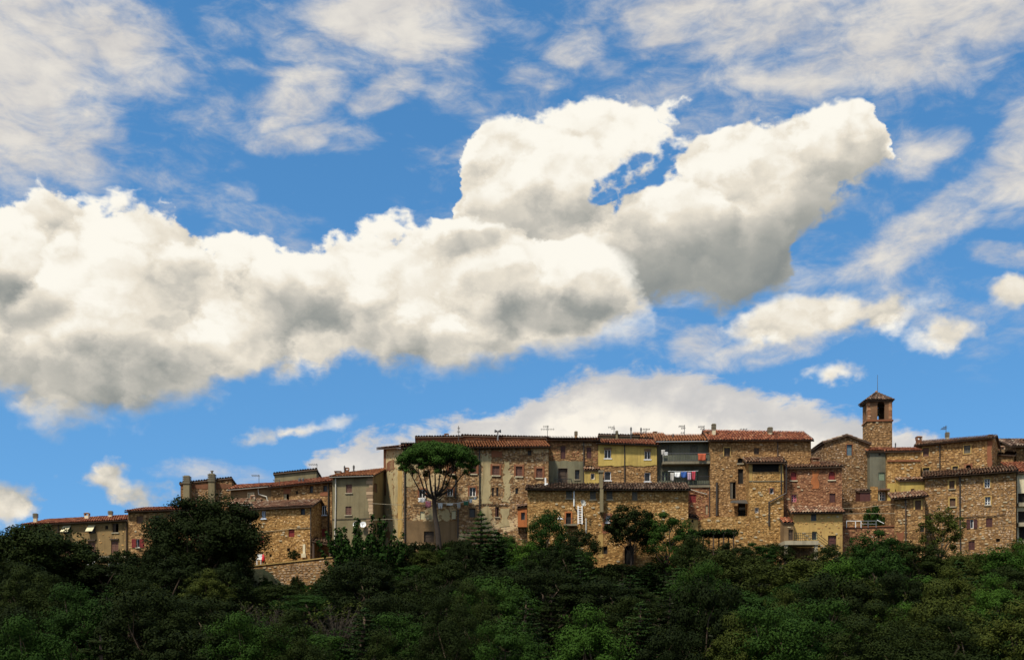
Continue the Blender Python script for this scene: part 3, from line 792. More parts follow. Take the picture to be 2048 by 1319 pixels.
# ================================================================== the ground
PROF = [(-3000, -30), (-200, -4), (-20, -2), (0, -1.8), (18, -5.5), (38, -8.2), (55, -6.2), (75, -1.6), (92, 3.4), (101, 6.6), (105.5, 8.3), (110, 9.6), (125, 10.6), (150, 10.5), (200, 4), (420, -22), (2500, -60), (8000, -90)]
def ground_z(x, y):
    z = pline(PROF, y)
    if -20 < y < 400:
        k = max(0.0, 1 - abs(y - 70) / 110)
        z += k * (1.1 * mnoise.noise(Vector((x * .045, y * .045, 2))) + .35 * mnoise.noise(Vector((x * .2, y * .2, 5))))
        if 92 < y < 105.2: z -= 1.9 * max(0.0, 1 - abs(x + 19) / 7) ** .6 * min(1.0, (y - 92) / 6)      # the bank falls away below the retaining wall
        if x < -25: z -= min(1.0, (-25 - x) / 20) * .9 * k
    return z
def span(lo, hi, n): return [lo + (hi - lo) * k / n for k in range(n)]
gx = [-7000, -3000, -1200, -500, -250, -140, -90] + span(-70, 70, 110) + [70, 90, 140, 250, 500, 1200, 3000, 7000]
gy = [-3000, -1200, -500, -200, -80] + span(-30, 40, 14) + span(40, 100, 36) + span(100, 112, 30) + span(112, 130, 12) + [130, 136, 143, 150, 160, 175, 200, 240, 300, 420, 700, 1200, 2500, 5000, 8000]
gm = MB(); gm.v = [(x, y, ground_z(x, y)) for y in gy for x in gx]; n = len(gx)
gm.f = [(j * n + i, j * n + i + 1, (j + 1) * n + i + 1, (j + 1) * n + i) for j in range(len(gy) - 1) for i in range(n - 1)]; gm.mi = [0] * len(gm.f); gm.sm = True
g = gm.build('ground', 'ground'); g['kind'] = 'structure'

ZB = 6.0
SW, SB = {'sill': 'concrete'}, {'sill': 'plaster_pale'}
def opt(**k): return k
brickS = opt(m='wood_redbrown', sur='brick_red', sk=.17, sill='plaster_pale')

# ------------------------------------------------------------------ 1 long two-storey house at the western end
h = house('long_house', 'long low house with three chimneys and brown shutters at the village end', (50, 114.3), (256, 111.6), (1051, 1041), ZB, 8.0, 'eaves', 'plaster_house', 'stone_gold',
    [('dark', 71, 1055, 82, 1070), ('awn', 127, 1051, 142, 1067, opt(m='cream_paint')), ('awn', 177, 1050, 191, 1066, opt(m='cream_paint')), ('hole', 210, 1050, 216, 1058),
     ('half', 225, 1046, 237, 1064, opt(m='wood_dark', sill='concrete')), ('shut', 176, 1083, 191, 1108, opt(m='wood_redbrown')), ('shut', 222, 1081, 237, 1106, opt(m='wood_redbrown')),
     ('shut', 128, 1085, 142, 1109, opt(m='wood_redbrown')), ('door', 177, 1124, 188, 1146, opt(arch=1, m='wood_maroon', sur='white_paint', sk=.10, name='door')), ('door', 219, 1127, 235, 1150, opt(m='wood_brown', sur='white_paint', sk=.12, name='door'))],
    ridge=(1041, 1030), tile='tile_red', seed=11, cover=.16, big=9, zvis=8.4)
for px, a, b, k in ((71, 1026, 1041, 'ribbed'), (174, 1024, 1037, 'stack'), (221, 1021, 1033, 'ribbed')): chimney(h.root, px, a, b, 115.0, 8, k, 'plaster_pale')
c = MB(); c.fbox(h.f, .02, h.f.L - .02, Zp(1116, 112.5), Zp(1112, 112.5), -.02, .10); put(c, 'string_course', 'concrete', h.root)
for x0, x1, yy in ((175, 192, 1080), (221, 238, 1078)):
    c = MB(); u0, z = h.f.uz(x0, yy); c.fbox(h.f, u0, h.f.u(x1), z - .06, z + .06, -.02, .16); put(c, 'lintel', 'wood_dark', h.root)
gutter(h.root, h.f, *h.eo, .44); fpipe(h.root, h.f, [(118, 1047), (118, 1075), (118, 1140)]); fpipe(h.root, h.f, [(254, 1042), (254, 1140)])

# ------------------------------------------------------------------ 2 the taller stone house with red shutters
h = house('stone_house', 'small stone house with open red shutters next to the long low house', (257, 110.6), (380, 109.6), (1024, 1020), ZB, 7.0, 'eaves', 'wall_ochre', 'stone_ochre',
    [('shut', 273, 1031, 286, 1046, opt(m='wood_brown')), ('shut', 311, 1030, 323, 1044, opt(m='wood_grey')), ('open', 272.5, 1077, 279.5, 1094, opt(m='wood_red', sw=.42, sill='concrete'))],
    ridge=(1018, 1014), tile='tile_red', seed=12, cover=.26, big=10, zvis=8.4)
gutter(h.root, h.f, *h.eo, .44); chimney(h.root, 261, 1018, 1026, 111.2, 8, 'stack', 'plaster_brown')

# ------------------------------------------------------------------ 3 house with two tall flue stacks
h = house('flue_house', 'dark stone house with two tall pale flues climbing its front', (361, 115.6), (463, 115.2), (969, 958), ZB, 4.2, 'drop', 'wall_brown', 'stone_grey', seed=13, cover=.45, big=14, zvis=14.5, tile='tile_dark', over=.12, side=.10,
    patches=[(362, 968, 461, 976, 'brickwork', opt(jag=.06, name='brick_band'))])
for px, a in ((374, 951), (424, 947)):
    x, Y = X(px, 114.9), 114.9; w = .30; z1 = Zp(a, Y); m = MB(); m.box(x - w, x + w, Y - .25, Y + .55, ZB, z1 - .75); ca = MB()
    for q in range(4):
        zz = z1 - .75 + .19 * q; ca.box(x - w * 1.14, x + w * 1.14, Y - .34, Y + .34, zz + .002, zz + .11); ca.box(x - w * .8, x + w * .8, Y - .24, Y + .24, zz + .11, zz + .192)
    if px > 400: ca.cyl(x, Y, z1, z1 + .22, .09).cyl(x, Y, z1 + .22, z1 + .30, .15)
    f_ = put(m, 'chimney', 'plaster_grey', h.root); put(ca, 'chimney_cap', 'concrete_dark', f_)

# ------------------------------------------------------------------ 4 brown rendered house, with its lower wing
h = house('brown_house', 'brown rendered house with white gutter and tiled lower wing', (461, 112.8), (543, 112.2), (980, 973), ZB, 4.2, 'eaves', 'plaster_brown', None,
    [('panel', 497, 986, 507, 1000, opt(m='cream_paint', f='white_paint', sur='plaster_pale', sk=.08))], ridge=(972, 967.5), tile='tile_red', seed=14)
gutter(h.root, h.f, *h.eo, .44, mat='zinc_pale'); fpipe(h.root, h.f, [(517, 975), (518, 988), (534, 993), (536, 1004)], 'zinc_pale')
w = house('', '', (459, 110.6), (506, 110.3), (1011, 1009), ZB, 2.0, 'mono', 'plaster_grey', None, [('panel', 483, 1023, 493, 1037, opt(m='cream_paint', f='white_paint'))], ridge=(1000, 999.5), tile='tile_old', seed=15, parent=h.root, wallname='wing_wall')
gutter(h.root, w.f, *w.eo, .44, mat='zinc_pale'); fpipe(h.root, w.f, [(500.5, 1010), (500.5, 1100)], 'zinc_pale', .075); chimney(h.root, 506, 989, 1007, 111.0, 8, 'stack', 'plaster_grey')

# ------------------------------------------------------------------ rear block behind the roofs
h = house('grey_rear_house', 'plain grey rendered house rising behind the red tiled roofs', (549, 119.0), (633, 118.6), (950, 941), ZB, 4.0, 'drop', 'plaster_grey', None, seed=16, tile='tile_dark', over=.15, side=.10)
chimney(h.root, 573, 942, 949, 119.6, 7, 'stack', 'plaster_grey')

# ------------------------------------------------------------------ 6 upper stone house with the long red roof
h = house('red_roof_house', 'stone house with long red tiled roof stepping down the hill', (543, 112.0), (664, 111.0), (976, 963), ZB, 6.0, 'eaves', 'wall_ochre', 'stone_ochre',
    [('half', 567, 987, 578, 1001, opt(m='wood_beige')), ('hole', 591, 981, 596, 987), ('dark', 619, 971, 626, 985), ('dark', 646, 970, 654, 983),
     ('white', 643.5, 1010, 653, 1029, opt(f='blue_white', sill='blue_white')), ('shut', 643.5, 1057, 651, 1072, opt(m='wood_red'))],
    ridge=(967, 953), tile='tile_red', seed=17, cover=.42, big=14, zvis=8.6, patches=[(640, 984, 656, 992, 'brick_red'), (566, 978, 582, 985, 'brick_red')])
gutter(h.root, h.f, *h.eo, .44); fpipe(h.root, h.f, [(657.5, 965), (657.5, 1090), (657, 1108)], 'pipe_dark', .07)
for px in (599, 606): chimney(h.root, px, 957, 965, 112.6, 3.4, 'pipe', 'white_paint')

# ------------------------------------------------------------------ 7 front stone house
h = house('front_stone_house', 'stone house with closed red shutters above the rubble retaining wall', (504, 108.2), (623, 107.6), (1018, 1012), ZB, 3.3, 'eaves', 'wall_gold', 'stone_gold',
    [('white', 523, 1021, 531.5, 1036, opt(f='blue_white', sill='blue_white')), ('dark', 601, 1016, 610, 1029), ('panel', 517, 1067, 527, 1086, opt(m='wood_red', part='shutter')), ('panel', 577, 1058, 589, 1073, opt(m='wood_red', part='shutter')),
     ('hole', 574, 1095, 580, 1102), ('hole', 539, 1107, 543.5, 1113)], ridge=(1005, 1000.5), tile='tile_old', seed=18, cover=.55, big=16, zvis=8.6, stone_r=False, rf=.8)
ca = MB().tube([h.f.pt(*h.f.uz(px, py), .06) for px, py in ((508, 1062), (530, 1063), (560, 1060), (590, 1056.5), (622, 1055))], .03, 5); put(ca, 'cable', 'concrete_dark', h.root)
r = MB().bar(h.f.pt(.2, Zp(1003.6, 110.2), -2.64), h.f.pt(h.f.L + .2, Zp(999, 110.2), -2.64), .16, .12); put(r, 'ridge_cap', 'red_flash', h.root)
fpipe(h.root, h.f, [(622, 1013), (622, 1118)], 'pipe_dark')
pz = MB(); u0, z = h.f.uz(606, 1100); pz.fbox(h.f, u0, u0 + .22, Zp(1112, 107), Zp(1086, 107), -.02, .07).fbox(h.f, u0 - .1, u0 + .3, Zp(1113, 107), Zp(1105, 107), .071, .2); put(pz, 'water_trough', 'plaster_pale', h.root)
# lean-to shelter on its east side
h2 = thing('lean_to_shelter', 'open tiled lean-to shelter beside the stone house with red shutters', 'shelter', (X(642, 108.4), 108.4, 8.8))
e0, e1, r1, r0 = at(624, 1080, 107.2), at(668, 1091, 106.9), at(668, 1082, 109.6), at(624, 1072, 109.6)
m = MB(); slab(m, e0, e1, r1, r0); rr_ = put(m, 'roof', 'soffit', h2); tm = MB(); tiles(tm, e0, e1, r1, r0, random.Random(4)); put(tm, 'roof_tiles', 'tile_old', rr_, 'stuff')
m = MB(); m.box(X(624, 110), X(668, 110), 109.7, 110.2, 7.5, r0.z - .15); put(m, 'back_wall', 'wall_brown', h2)
for px in (626, 660): put(MB().box(X(px, 107.2) - .09, X(px, 107.2) + .09, 107.3, 107.5, 7.5, at(px, 1083, 107.2).z), 'post', 'wood_dark', h2)

# ------------------------------------------------------------------ 8 grey rendered house with the orange roof
h = house('grey_house', 'grey rendered house with orange roof and gable facing the alley', (665, 109.4), (745, 108.7), (955, 952), ZB, 8.0, 'eaves', 'plaster_grey', None,
    [('shut', 692, 968, 704, 985, opt(m='wood_redbrown', sill='concrete')), ('shut', 691, 1012, 703, 1029, opt(m='wood_redbrown', sill='concrete'))],
    ridge=(948, 938.5), tile='tile_orange', seed=19, over=.34, rightwins=[('shut', 748.5, 966, 754.5, 984, opt(m='wood_redbrown'))])
gutter(h.root, h.f, *h.eo, .42, mat='zinc_pale'); fpipe(h.root, h.f, [(672, 956), (672, 1000), (670, 1090)], 'zinc_pale', .06)
q = MB(); rng = random.Random(3); z = 8.0
while z < h.zB - .3:                                       # rough stones at the corner
    hh = rng.uniform(.22, .36); w_ = rng.uniform(.25, .6); q.fbox(h.f, h.f.L - w_, h.f.L + .03, z, z + hh - .03, -.25, .035); z += hh
put(q, 'quoins', 'stone_grey', h.root, 'stuff')
chimney(h.root, 676, 941, 950, 111.5, 11, 'stack', 'plaster_brown'); chimney(h.root, 694, 934, 945, 112.2, 7, 'stack', 'brickwork')
chimney(h.root, 689, 932, 946, 112.0, 2.4, 'pipe'); chimney(h.root, 707.5, 931, 945, 112.0, 3, 'pipe')
for pts in ([(665, 1038), (700, 1037), (744, 1036)], ):
    put(MB().tube([h.f.pt(*h.f.uz(*p), .05) for p in pts], .025, 5), 'cable', 'pipe_dark', h.root)
def dish(px, py, Y, label, r=.29, face=(-.2, -1, .35), mat='white_paint', wall=.35):
    c = at(px, py, Y); d = Vector(face).normalized(); t = thing('satellite_dish', label, 'satellite dish', c)
    a = d.cross(Vector((0, 0, 1))).normalized(); e = a.cross(d); m = MB(); m.sm = True; n = 14; rings = []
    for rad, dep in ((0.02, -.09), (.5, -.065), (1.0, 0.0)):
        rings.append(len(m.v))
        for k in range(n):
            th = 2 * math.pi * k / n; m.v.append(tuple(c + (a * math.cos(th) + e * math.sin(th)) * r * rad + d * dep))
    for r0, r1 in zip(rings, rings[1:]):
        for k in range(n): m.f.append((r0 + k, r0 + (k + 1) % n, r1 + (k + 1) % n, r1 + k)); m.mi.append(0)
    m.f.append(tuple(rings[0] + k for k in range(n))); m.mi.append(0)
    put(m, 'reflector', mat, t)
    put(MB().bar(c - e * r * .9, c - e * r * .3 + d * r * 1.0, .03), 'feed_arm', 'steel_dark', t)
    put(MB().tube([c - d * .08, c - d * .2 + Vector((0, .15, -.1)), c + Vector((0, wall + .1, -.15))], .03, 6), 'bracket', 'steel_dark', t)
dish(711, 1047, 108.6, 'left one of two white dishes on the grey rendered house', face=(-.6, -1, .3)); dish(726, 1048, 108.5, 'second white dish on the grey house, nearer its stone corner', face=(-.1, -1, .3))

# ------------------------------------------------------------------ 9 the palazzo
PALW = [('shut', 940, 930, 953, 947, brickS), ('shut', 897, 934, 908, 947, brickS), ('shut', 984.5, 931, 999, 950, brickS), ('shut', 1031.5, 932, 1044.5, 952, brickS), ('shut', 1072.5, 936, 1085, 955, brickS),
        ('grid', 1055, 900, 1063, 910), ('white', 838.5, 978, 851, 995, opt(sur='brick_red', sk=.14, sill='concrete')), ('white', 895, 977, 906, 991, opt(sur='brick_red', sk=.12, sill='concrete')), ('white', 939, 974, 951.5, 992, opt(sur='brick_red', sk=.14, sill='concrete')),
        ('dark', 984, 974, 988, 992), ('dark', 992.5, 974, 997, 992), ('dark', 1030.5, 975, 1036.5, 987), ('panel', 840, 1022, 850, 1038, opt(m='cream_paint')), ('panel', 903, 1021, 912, 1037, opt(m='cream_paint')),
        ('dark', 938.5, 1016, 950.5, 1034, opt(sur='plaster_brown', sk=.10)), ('half', 990.5, 1013, 998, 1033, opt(m='wood_maroon', sill='concrete')), ('door', 848, 1062, 868, 1084, opt(m='wood_dark', name='door'))]
h = house('palazzo', 'tall old palazzo with peeling plaster and rows of brown shutters', (806, 109.0), (1097, 110.2), (896, 894), ZB, 4.0, 'mono', 'wall_palazzo', 'stone_grey', PALW, ridge=(887, 883), tile='tile_orange', seed=20, cover=.34, big=30, zvis=10.0, over=.5,
    patches=[(962, 908, 982, 1010, 'plaster_cream', opt(jag=.22)), (1006, 920, 1019, 1006, 'plaster_cream', opt(jag=.2)), (962, 1016, 984, 1062, 'plaster_cream', opt(jag=.22)), (1002, 1012, 1018, 1050, 'plaster_cream', opt(jag=.2)),
             (811, 1041, 916, 1086, 'plaster_brown', opt(jag=.05)), (812, 905, 832, 972, 'plaster_cream', opt(jag=.2)), (985, 900, 1004, 913, 'brick_red', opt(jag=.12)), (858, 1018, 898, 1040, 'plaster_cream', opt(jag=.16)), (867, 1000, 886, 1014, 'plaster_brown', opt(jag=.1))])
PAL = h
gutter(h.root, h.f, *h.eo, .56)
# slanting west face
ca_, cb_ = Vector((X(767, 112.6), 112.6)), Vector((X(806, 109.0), 109.0)); wf = Fc(ca_, cb_); za, zb2 = Zp(897, 112.6), Zp(896, 109.0); m = MB()
wall_face(m, wf, [(0, za), (wf.L, zb2)], ZB); k1, k2 = Vector((cb_.x + .02, 118)), Vector((ca_.x + .8, 118))
wall_face(m, Fc(cb_, k1), [(0, zb2), (9, zb2)], ZB); wall_face(m, Fc(k1, k2), [(0, zb2), (9, zb2)], ZB); wall_face(m, Fc(k2, ca_), [(0, zb2), (20, za)], ZB)
put(m, 'wall', 'plaster_cream', h.root)
av = [patch(h.root, wf, 773, 925, 788, 938, 'brickwork', jag=.14), patch(h.root, wf, 768, 900, 772, 990, 'brickwork', jag=.06), patch(h.root, wf, 796, 940, 805, 1075, 'plaster_ochre', jag=.1)]
masonry(h.root, wf, [(0, za), (wf.L, zb2)], 11, av, 'stone_ochre', 77, .10, 1, 2)
P = wf.pt; e0, e1, r1, r0 = P(-.5, za + .02, .5), P(wf.L + .3, zb2 + .02, .5), Vector((X(832, 113.2), 113.2, Zp(887.5, 113.2))), Vector((X(800, 117), 117, Zp(893, 117)))
m = MB(); slab(m, e0, e1, r1, r0); rr_ = put(m, 'roof', 'soffit', h.root); tm = MB(); tiles(tm, e0, e1, r1, r0, random.Random(8)); put(tm, 'roof_tiles', 'tile_old', rr_, 'stuff')
# set-back brick storey
s2 = house('', '', (832, 113.3), (924, 113.5), (877, 876), 14, 5, 'drop', 'brickwork', None, parent=h.root, wallname='upper_storey', tile='tile_dark', over=.16, side=.1, seed=21)
s3 = house('', '', (924.5, 113.6), (1096, 114.0), (874, 878), 14, 5, 'drop', 'wall_red', 'stone_red', parent=h.root, wallname='upper_storey', tile='tile_dark', over=.16, side=.1, seed=22, zvis=20, big=2, cover=.4)
put(MB().tube([PAL.f.pt(*PAL.f.uz(px, py), -3.7) for px, py in ((938, 881.5), (965, 880), (985, 880.5), (1012, 880), (1022, 884), (1040, 882), (1070, 884))], .07, 5), 'flashing', 'red_flash', h.root)
chimney(h.root, 893, 866, 877, 114.6, 7, 'stack', 'brickwork')
for pts in ([(809.5, 898), (809.5, 1083)], [(911, 948), (911, 997)], [(916, 1018), (916, 1075)], [(959, 898), (959, 1018)]): fpipe(h.root, h.f, pts, 'pipe_dark', .07)
put(MB().tube([h.f.pt(*h.f.uz(*p), .05) for p in ((826, 1009.5), (900, 1010.5), (959, 1009), (1017, 1009.5))], .022, 5), 'cable', 'pipe_dark', h.root)
# orange closet hung on the front
o_ = house('', '', (1035.5, 109.2), (1054, 109.2), (1017, 1013.5), Zp(1053, 109.2), .9, 'mono', 'plaster_orange', None, [('dark', 1042, 1024, 1050, 1039, opt(f='wood_grey'))], ridge=(1011, 1009), tile='tile_dark', over=.12, side=.06, parent=h.root, wallname='closet_wall', seed=23)
m = MB()
for px in (1038, 1052): m.bar(at(px, 1053, 109.3), at(px, 1066, 110.1), .12)
put(m, 'bracket', 'wood_dark', h.root)
# two-flight alley wall between the grey house and the palazzo
al = thing('alley_arch', 'dark stone archway closing the alley beside the grey house', 'archway', (X(783, 114), 114, 9)); af = Fc((X(762, 115), 115), (X(812, 115), 115)); u0, u1 = af.u(789), af.u(800); m = MB()
wall_face(m, af, [(0, Zp(985, 115)), (af.L, Zp(975, 115))], 7, [(u0, u1, 9.0, Zp(1024, 115), 1)], .5); m.box(af.a.x, af.b.x, 115.5, 115.52, 7, Zp(990, 115)); put(m, 'wall', 'wall_brown', al)
put(MB().fbox(af, u0 - .02, u1 + .02, 9.0, Zp(1024, 115), -.47, -.40), 'door_or_dark_sheet', 'gloom', al)  # dark sheet painting the shade under the arch, not a door

# ------------------------------------------------------------------ 10 narrow stone house with grey-green render
h = house('balcony_door_house', 'stone house with grey render patch and small balcony door', (1097.5, 111.6), (1196, 111.5), (881, 882), ZB, 6, 'eaves', 'wall_brown', 'stone_red',
    [('shut', 1121, 891, 1131, 917, opt(m='wood_maroon')), ('shut', 1173, 894, 1183, 916, opt(m='wood_maroon')), ('door', 1116.5, 936, 1135, 966, opt(m='wood_dark', name='door', sur='concrete_dark', sk=.08)), ('dark', 1150, 939, 1159, 958, opt(sill='concrete', sur='concrete_dark', sk=.06)), ('dark', 1172, 930.5, 1187, 936)],
    ridge=(876.5, 876.5), tile='tile_orange', seed=24, cover=.5, big=12, zvis=15.8, over=.32, patches=[(1097.9, 921, 1166, 968, 'plaster_greygreen', opt(jag=.14))])
gutter(h.root, h.f, *h.eo, .40); fpipe(h.root, h.f, [(1167.5, 882), (1167.5, 968)], 'pipe_dark')
rl = MB(); F_ = h.f
for k in range(9):
    u = F_.u(1110) + (F_.u(1142) - F_.u(1110)) * k / 8; rl.bar(F_.pt(u, Zp(967, 111), .55), F_.pt(u, Zp(957, 111), .55), .03)
rl.bar(F_.pt(F_.u(1110), Zp(957, 111), .55), F_.pt(F_.u(1142), Zp(957, 111), .55), .05)
for px in (1110, 1142): rl.bar(F_.pt(F_.u(px), Zp(957, 111), .0), F_.pt(F_.u(px), Zp(957, 111), .55), .05)
put(rl, 'railing', 'iron', h.root)
put(MB().fbox(F_, F_.u(1108), F_.u(1144), Zp(970, 111), Zp(967, 111), -.01, .62), 'balcony_slab', 'concrete_dark', h.root)
chimney(h.root, 1152, 862, 876, 113, 6, 'ribbed', 'plaster_brown')
an = house('', '', (1169.3, 110.6), (1199.5, 110.6), (941, 941), ZB, .89, 'mono', 'plaster_yellow', None, [('white', 1181.5, 946, 1189, 958, opt(sur='plaster_ochre', sk=.06))], ridge=(937, 937), tile='tile_old', over=.16, side=.06, parent=h.root, wallname='annex_wall', seed=25)

# ------------------------------------------------------------------ 11 yellow house
h = house('yellow_house', 'house with yellow painted upper storey above bare stone', (1196.3, 111.5), (1314, 111.6), (887, 891), ZB, 6, 'eaves', 'wall_ochre', 'stone_ochre',
    [('white', 1209, 898, 1222, 916, opt(sill='white_paint')), ('white', 1289, 901, 1301, 918, opt(sill='white_paint')), ('dark', 1209, 942, 1222, 960, opt(f='white_paint', sill='white_paint')), ('dark', 1289, 944, 1301, 962, opt(f='white_paint', sill='white_paint'))],
    ridge=(880, 882), tile='tile_red', seed=26, cover=.5, big=10, zvis=15.8, over=.36, patches=[(1196.6, 888, 1313.6, 931, 'plaster_yellow', opt(jag=.07, o=.05))])
gutter(h.root, h.f, *h.eo, .44, mat='pipe_dark'); fpipe(h.root, h.f, [(1249, 889), (1249, 968)], 'pipe_dark')
for x0, x1, yy in ((1209, 1222, 896), (1289, 1301, 899)):
    u0, z = h.f.uz(x0, yy); put(MB().fbox(h.f, u0 - .05, h.f.u(x1) + .05, z - .10, z + .08, .05, .12), 'shutter_box', 'plaster_brown', h.root)
h = house('rear_parapet_house', 'grey walled house behind the yellow house, with pipes on top', (1198, 116.5), (1278, 116.5), (872, 874), ZB, 5, 'drop', 'plaster_grey', None, over=.12, side=.1, tile='tile_dark', seed=27)
chimney(h.root, 1233.5, 861, 873, 116.3, 5, 'ribbed', 'plaster_grey'); chimney(h.root, 1262, 855, 873, 116.3, 2.6, 'pipe')
h = house('rear_brown_roof_house', 'house with low brown roof showing behind the yellow house', (1275, 117.5), (1330, 117.5), (876, 878), ZB, 6, 'eaves', 'wall_brown', None, ridge=(867, 868), tile='tile_orange', seed=28)
chimney(h.root, 1282, 856, 869, 119, 2.6, 'pipe'); chimney(h.root, 1310, 862, 870, 118.5, 7, 'stack', 'plaster_brown')

# ------------------------------------------------------------------ 12 grey-green house with two balconies
h = house('balcony_house', 'grey-green rendered house with two long balconies', (1314.4, 112.2), (1420, 112.0), (882, 881), ZB, 6, 'eaves', 'plaster_slate', None,
    [('shut', 1323, 888, 1338, 921, opt(m='wood_grey')), ('shut', 1380, 887, 1395, 921, opt(m='wood_grey')), ('white', 1324, 942, 1336, 968, opt(f='wood_green')), ('door', 1384, 940, 1396, 968, opt(m='wood_green', name='door')), ('shut', 1379, 988, 1392, 1004, opt(m='wood_maroon')), ('dark', 1411, 1008, 1416, 1030, opt(f='wood_grey'))],
    ridge=(871.5, 871), tile='tile_orange', seed=29, over=.75)
BAL = h; gutter(h.root, h.f, h.eo[0], h.eo[1], .82, mat='white_paint'); fpipe(h.root, h.f, [(1418.5, 884), (1418.5, 1040)], 'zinc_pale', .05, .82)
chimney(h.root, 1346, 868, 875, 113.2, 2.2, 'pipe')
f_ = h.f
for i, (yt, yb, xa, xb, rail) in enumerate(((922, 927, 1323, 1418, 906), (969.5, 974, 1314.6, 1418, 952))):
    u0, u1 = f_.u(xa), f_.u(xb); zt, zl = Zp(yt, 110.9), Zp(yb, 110.9)
    put(MB().fbox(f_, u0, u1, zl, zt, -.01, 1.25), 'balcony_slab', 'concrete_dark', h.root)
    rl = MB(); zr = Zp(rail, 110.9); n = 30
    rl.fbox(f_, u0, u1, zr - .03, zr + .03, 1.17, 1.22)
    rl.fbox(f_, u0, u1, zt + .06, zt + .10, 1.18, 1.21)
    for k in range(n + 1):
        u = u0 + .01 + (u1 - u0 - .04) * k / n; rl.fbox(f_, u, u + .022, zt, zr, 1.185, 1.207)
    put(rl, 'railing', 'steel_dark' if i == 0 else 'iron', h.root)
    if i == 0: put(MB().fbox(f_, u0 + .05, u1 - .05, zt + .12, zr - .14, 1.14, 1.165), 'railing_panel', 'cement_green', h.root)
    else: put(MB().fbox(f_, u0 + .05, u0 + (u1 - u0) * .98, zt + .02, zt + .42, 1.14, 1.165), 'railing_panel', 'cement_green', h.root)
lw = house('', '', (1376, 110.9), (1420, 110.9), (975, 975), ZB, 1.0, 'none', 'wall_red', 'stone_ochre', [('shut', 1379, 988, 1392, 1004, opt(m='wood_red')), ('panel', 1411, 1009, 1416, 1028, opt(m='wood_beige'))], parent=h.root, wallname='lower_wall', seed=30, zvis=11.5, big=5, cover=.5)
fpipe(h.root, lw.f, [(1380, 978), (1398, 984), (1414, 988)], 'zinc_pale', .03)
fpipe(h.root, lw.f, [(1419, 976), (1419, 1040)], 'pipe_dark', .05)
def hang(name, label, px0, py0, px1, py1, Y, mat, group=None, seed=1, sag=0.0, legs=False):
    """a piece of washing: thin cloth with folds, pegged along its top edge"""
    rng = random.Random(seed); n, mm = 7, 6; m = MB(); m.sm = True; ph = rng.uniform(0, 6)
    o = at((px0 + px1) / 2, py1, Y)
    for side in (0, 1):
        for j in range(mm + 1):
            for i in range(n + 1):
                s, t = i / n, j / mm; k = 1 - .10 * t + .04 * math.sin(7 * t + ph)
                px = (px0 + px1) / 2 + (px1 - px0) * (s - .5) * k; py = py0 + (py1 - py0) * t * (1 - .12 * abs(s - .5)) + sag * (1 - (2 * s - 1) ** 2)
                p = at(px, py, Y); y = .05 * math.sin(9 * s + ph + 2 * t) * (.2 + t)
                m.v.append((p.x, p.y + y + side * .014, p.z))
    q = (n + 1) * (mm + 1)
    for j in range(mm):
        for i in range(n):
            if legs and j >= 3 and i == n // 2: continue
            a = j * (n + 1) + i; m.f.append((a, a + n + 1, a + n + 2, a + 1)); m.f.append((q + a, q + a + 1, q + a + n + 2, q + a + n + 1)); m.mi += [0, 0]
    edge = [i for i in range(n + 1)] + [j * (n + 1) + n for j in range(1, mm + 1)] + [mm * (n + 1) + i for i in range(n - 1, -1, -1)] + [j * (n + 1) for j in range(mm - 1, 0, -1)]
    for a, b in zip(edge, edge[1:] + edge[:1]): m.f.append((a, b, q + b, q + a)); m.mi.append(0)
    return lone(m, name, mat, label, 'laundry', o, group)
BY = 110.62
for k, (nm, lb, x0, y0, x1, y1, mt) in enumerate((('hanging_shirt', 'white shirt hanging on the lower balcony of the grey-green house', 1349, 944, 1361, 954, 'cloth_white'), ('hanging_sheet', 'grey cloth hanging beside the white shirt on the lower balcony', 1341, 945, 1348, 962, 'cloth_grey'),
        ('hanging_towel', 'blue towel hanging on the lower balcony of the grey-green house', 1362, 942, 1374, 955, 'cloth_blue'), ('hanging_towel', 'lilac towel hanging between the blue and the red washing', 1375, 944, 1382, 960, 'cloth_lilac'), ('hanging_dress', 'red dress hanging at the end of the lower balcony washing', 1383.5, 942, 1391, 960, 'cloth_red'))):
    hang(nm, lb, x0, y0, x1, y1, BY, mt, seed=40 + k)
lone(MB().tube([at(1336, 941.5, BY), at(1362, 942.5, BY), at(1396, 941, BY)], .018, 5), 'washing_line', 'cloth_white', 'washing line strung along the lower balcony of the grey-green house', 'washing line', at(1362, 942, BY))
hang('hanging_rug', 'orange-red rug draped over the upper balcony railing', 1396, 906.5, 1412, 921, BY + .02, 'cloth_orange', seed=51); hang('hanging_cloth', 'small pale cloth hanging beside the upper balcony shutters', 1322.5, 899, 1330, 909, BY + .02, 'cloth_grey', seed=52)
ch = thing('plastic_chair', 'white plastic chair standing on the upper balcony', 'chair', at(1331, 922, 111.4)); cx, cy, cz = at(1331, 922, 111.4)
put(MB().box(cx - .24, cx + .24, cy - .22, cy + .22, cz + .42, cz + .46), 'seat', 'white_paint', ch); put(MB().box(cx - .24, cx + .24, cy + .20, cy + .24, cz + .462, cz + .9), 'backrest', 'white_paint', ch)
for sx in (-.21, .21):
    for sy in (-.19, .19): put(MB().box(cx + sx - .025, cx + sx + .025, cy + sy - .025, cy + sy + .025, cz, cz + .418), 'leg', 'white_paint', ch)
# small ochre hut at the foot
h = house('ochre_hut', 'small ochre rendered hut beside the long stone house', (1377.5, 108.4), (1396, 108.4), (1034, 1038), ZB, 2.2, 'mono', 'plaster_ochre', None, [('hole', 1383, 1038, 1387, 1044)], ridge=(1029, 1032), tile='tile_old', over=.14, side=.1, seed=31)

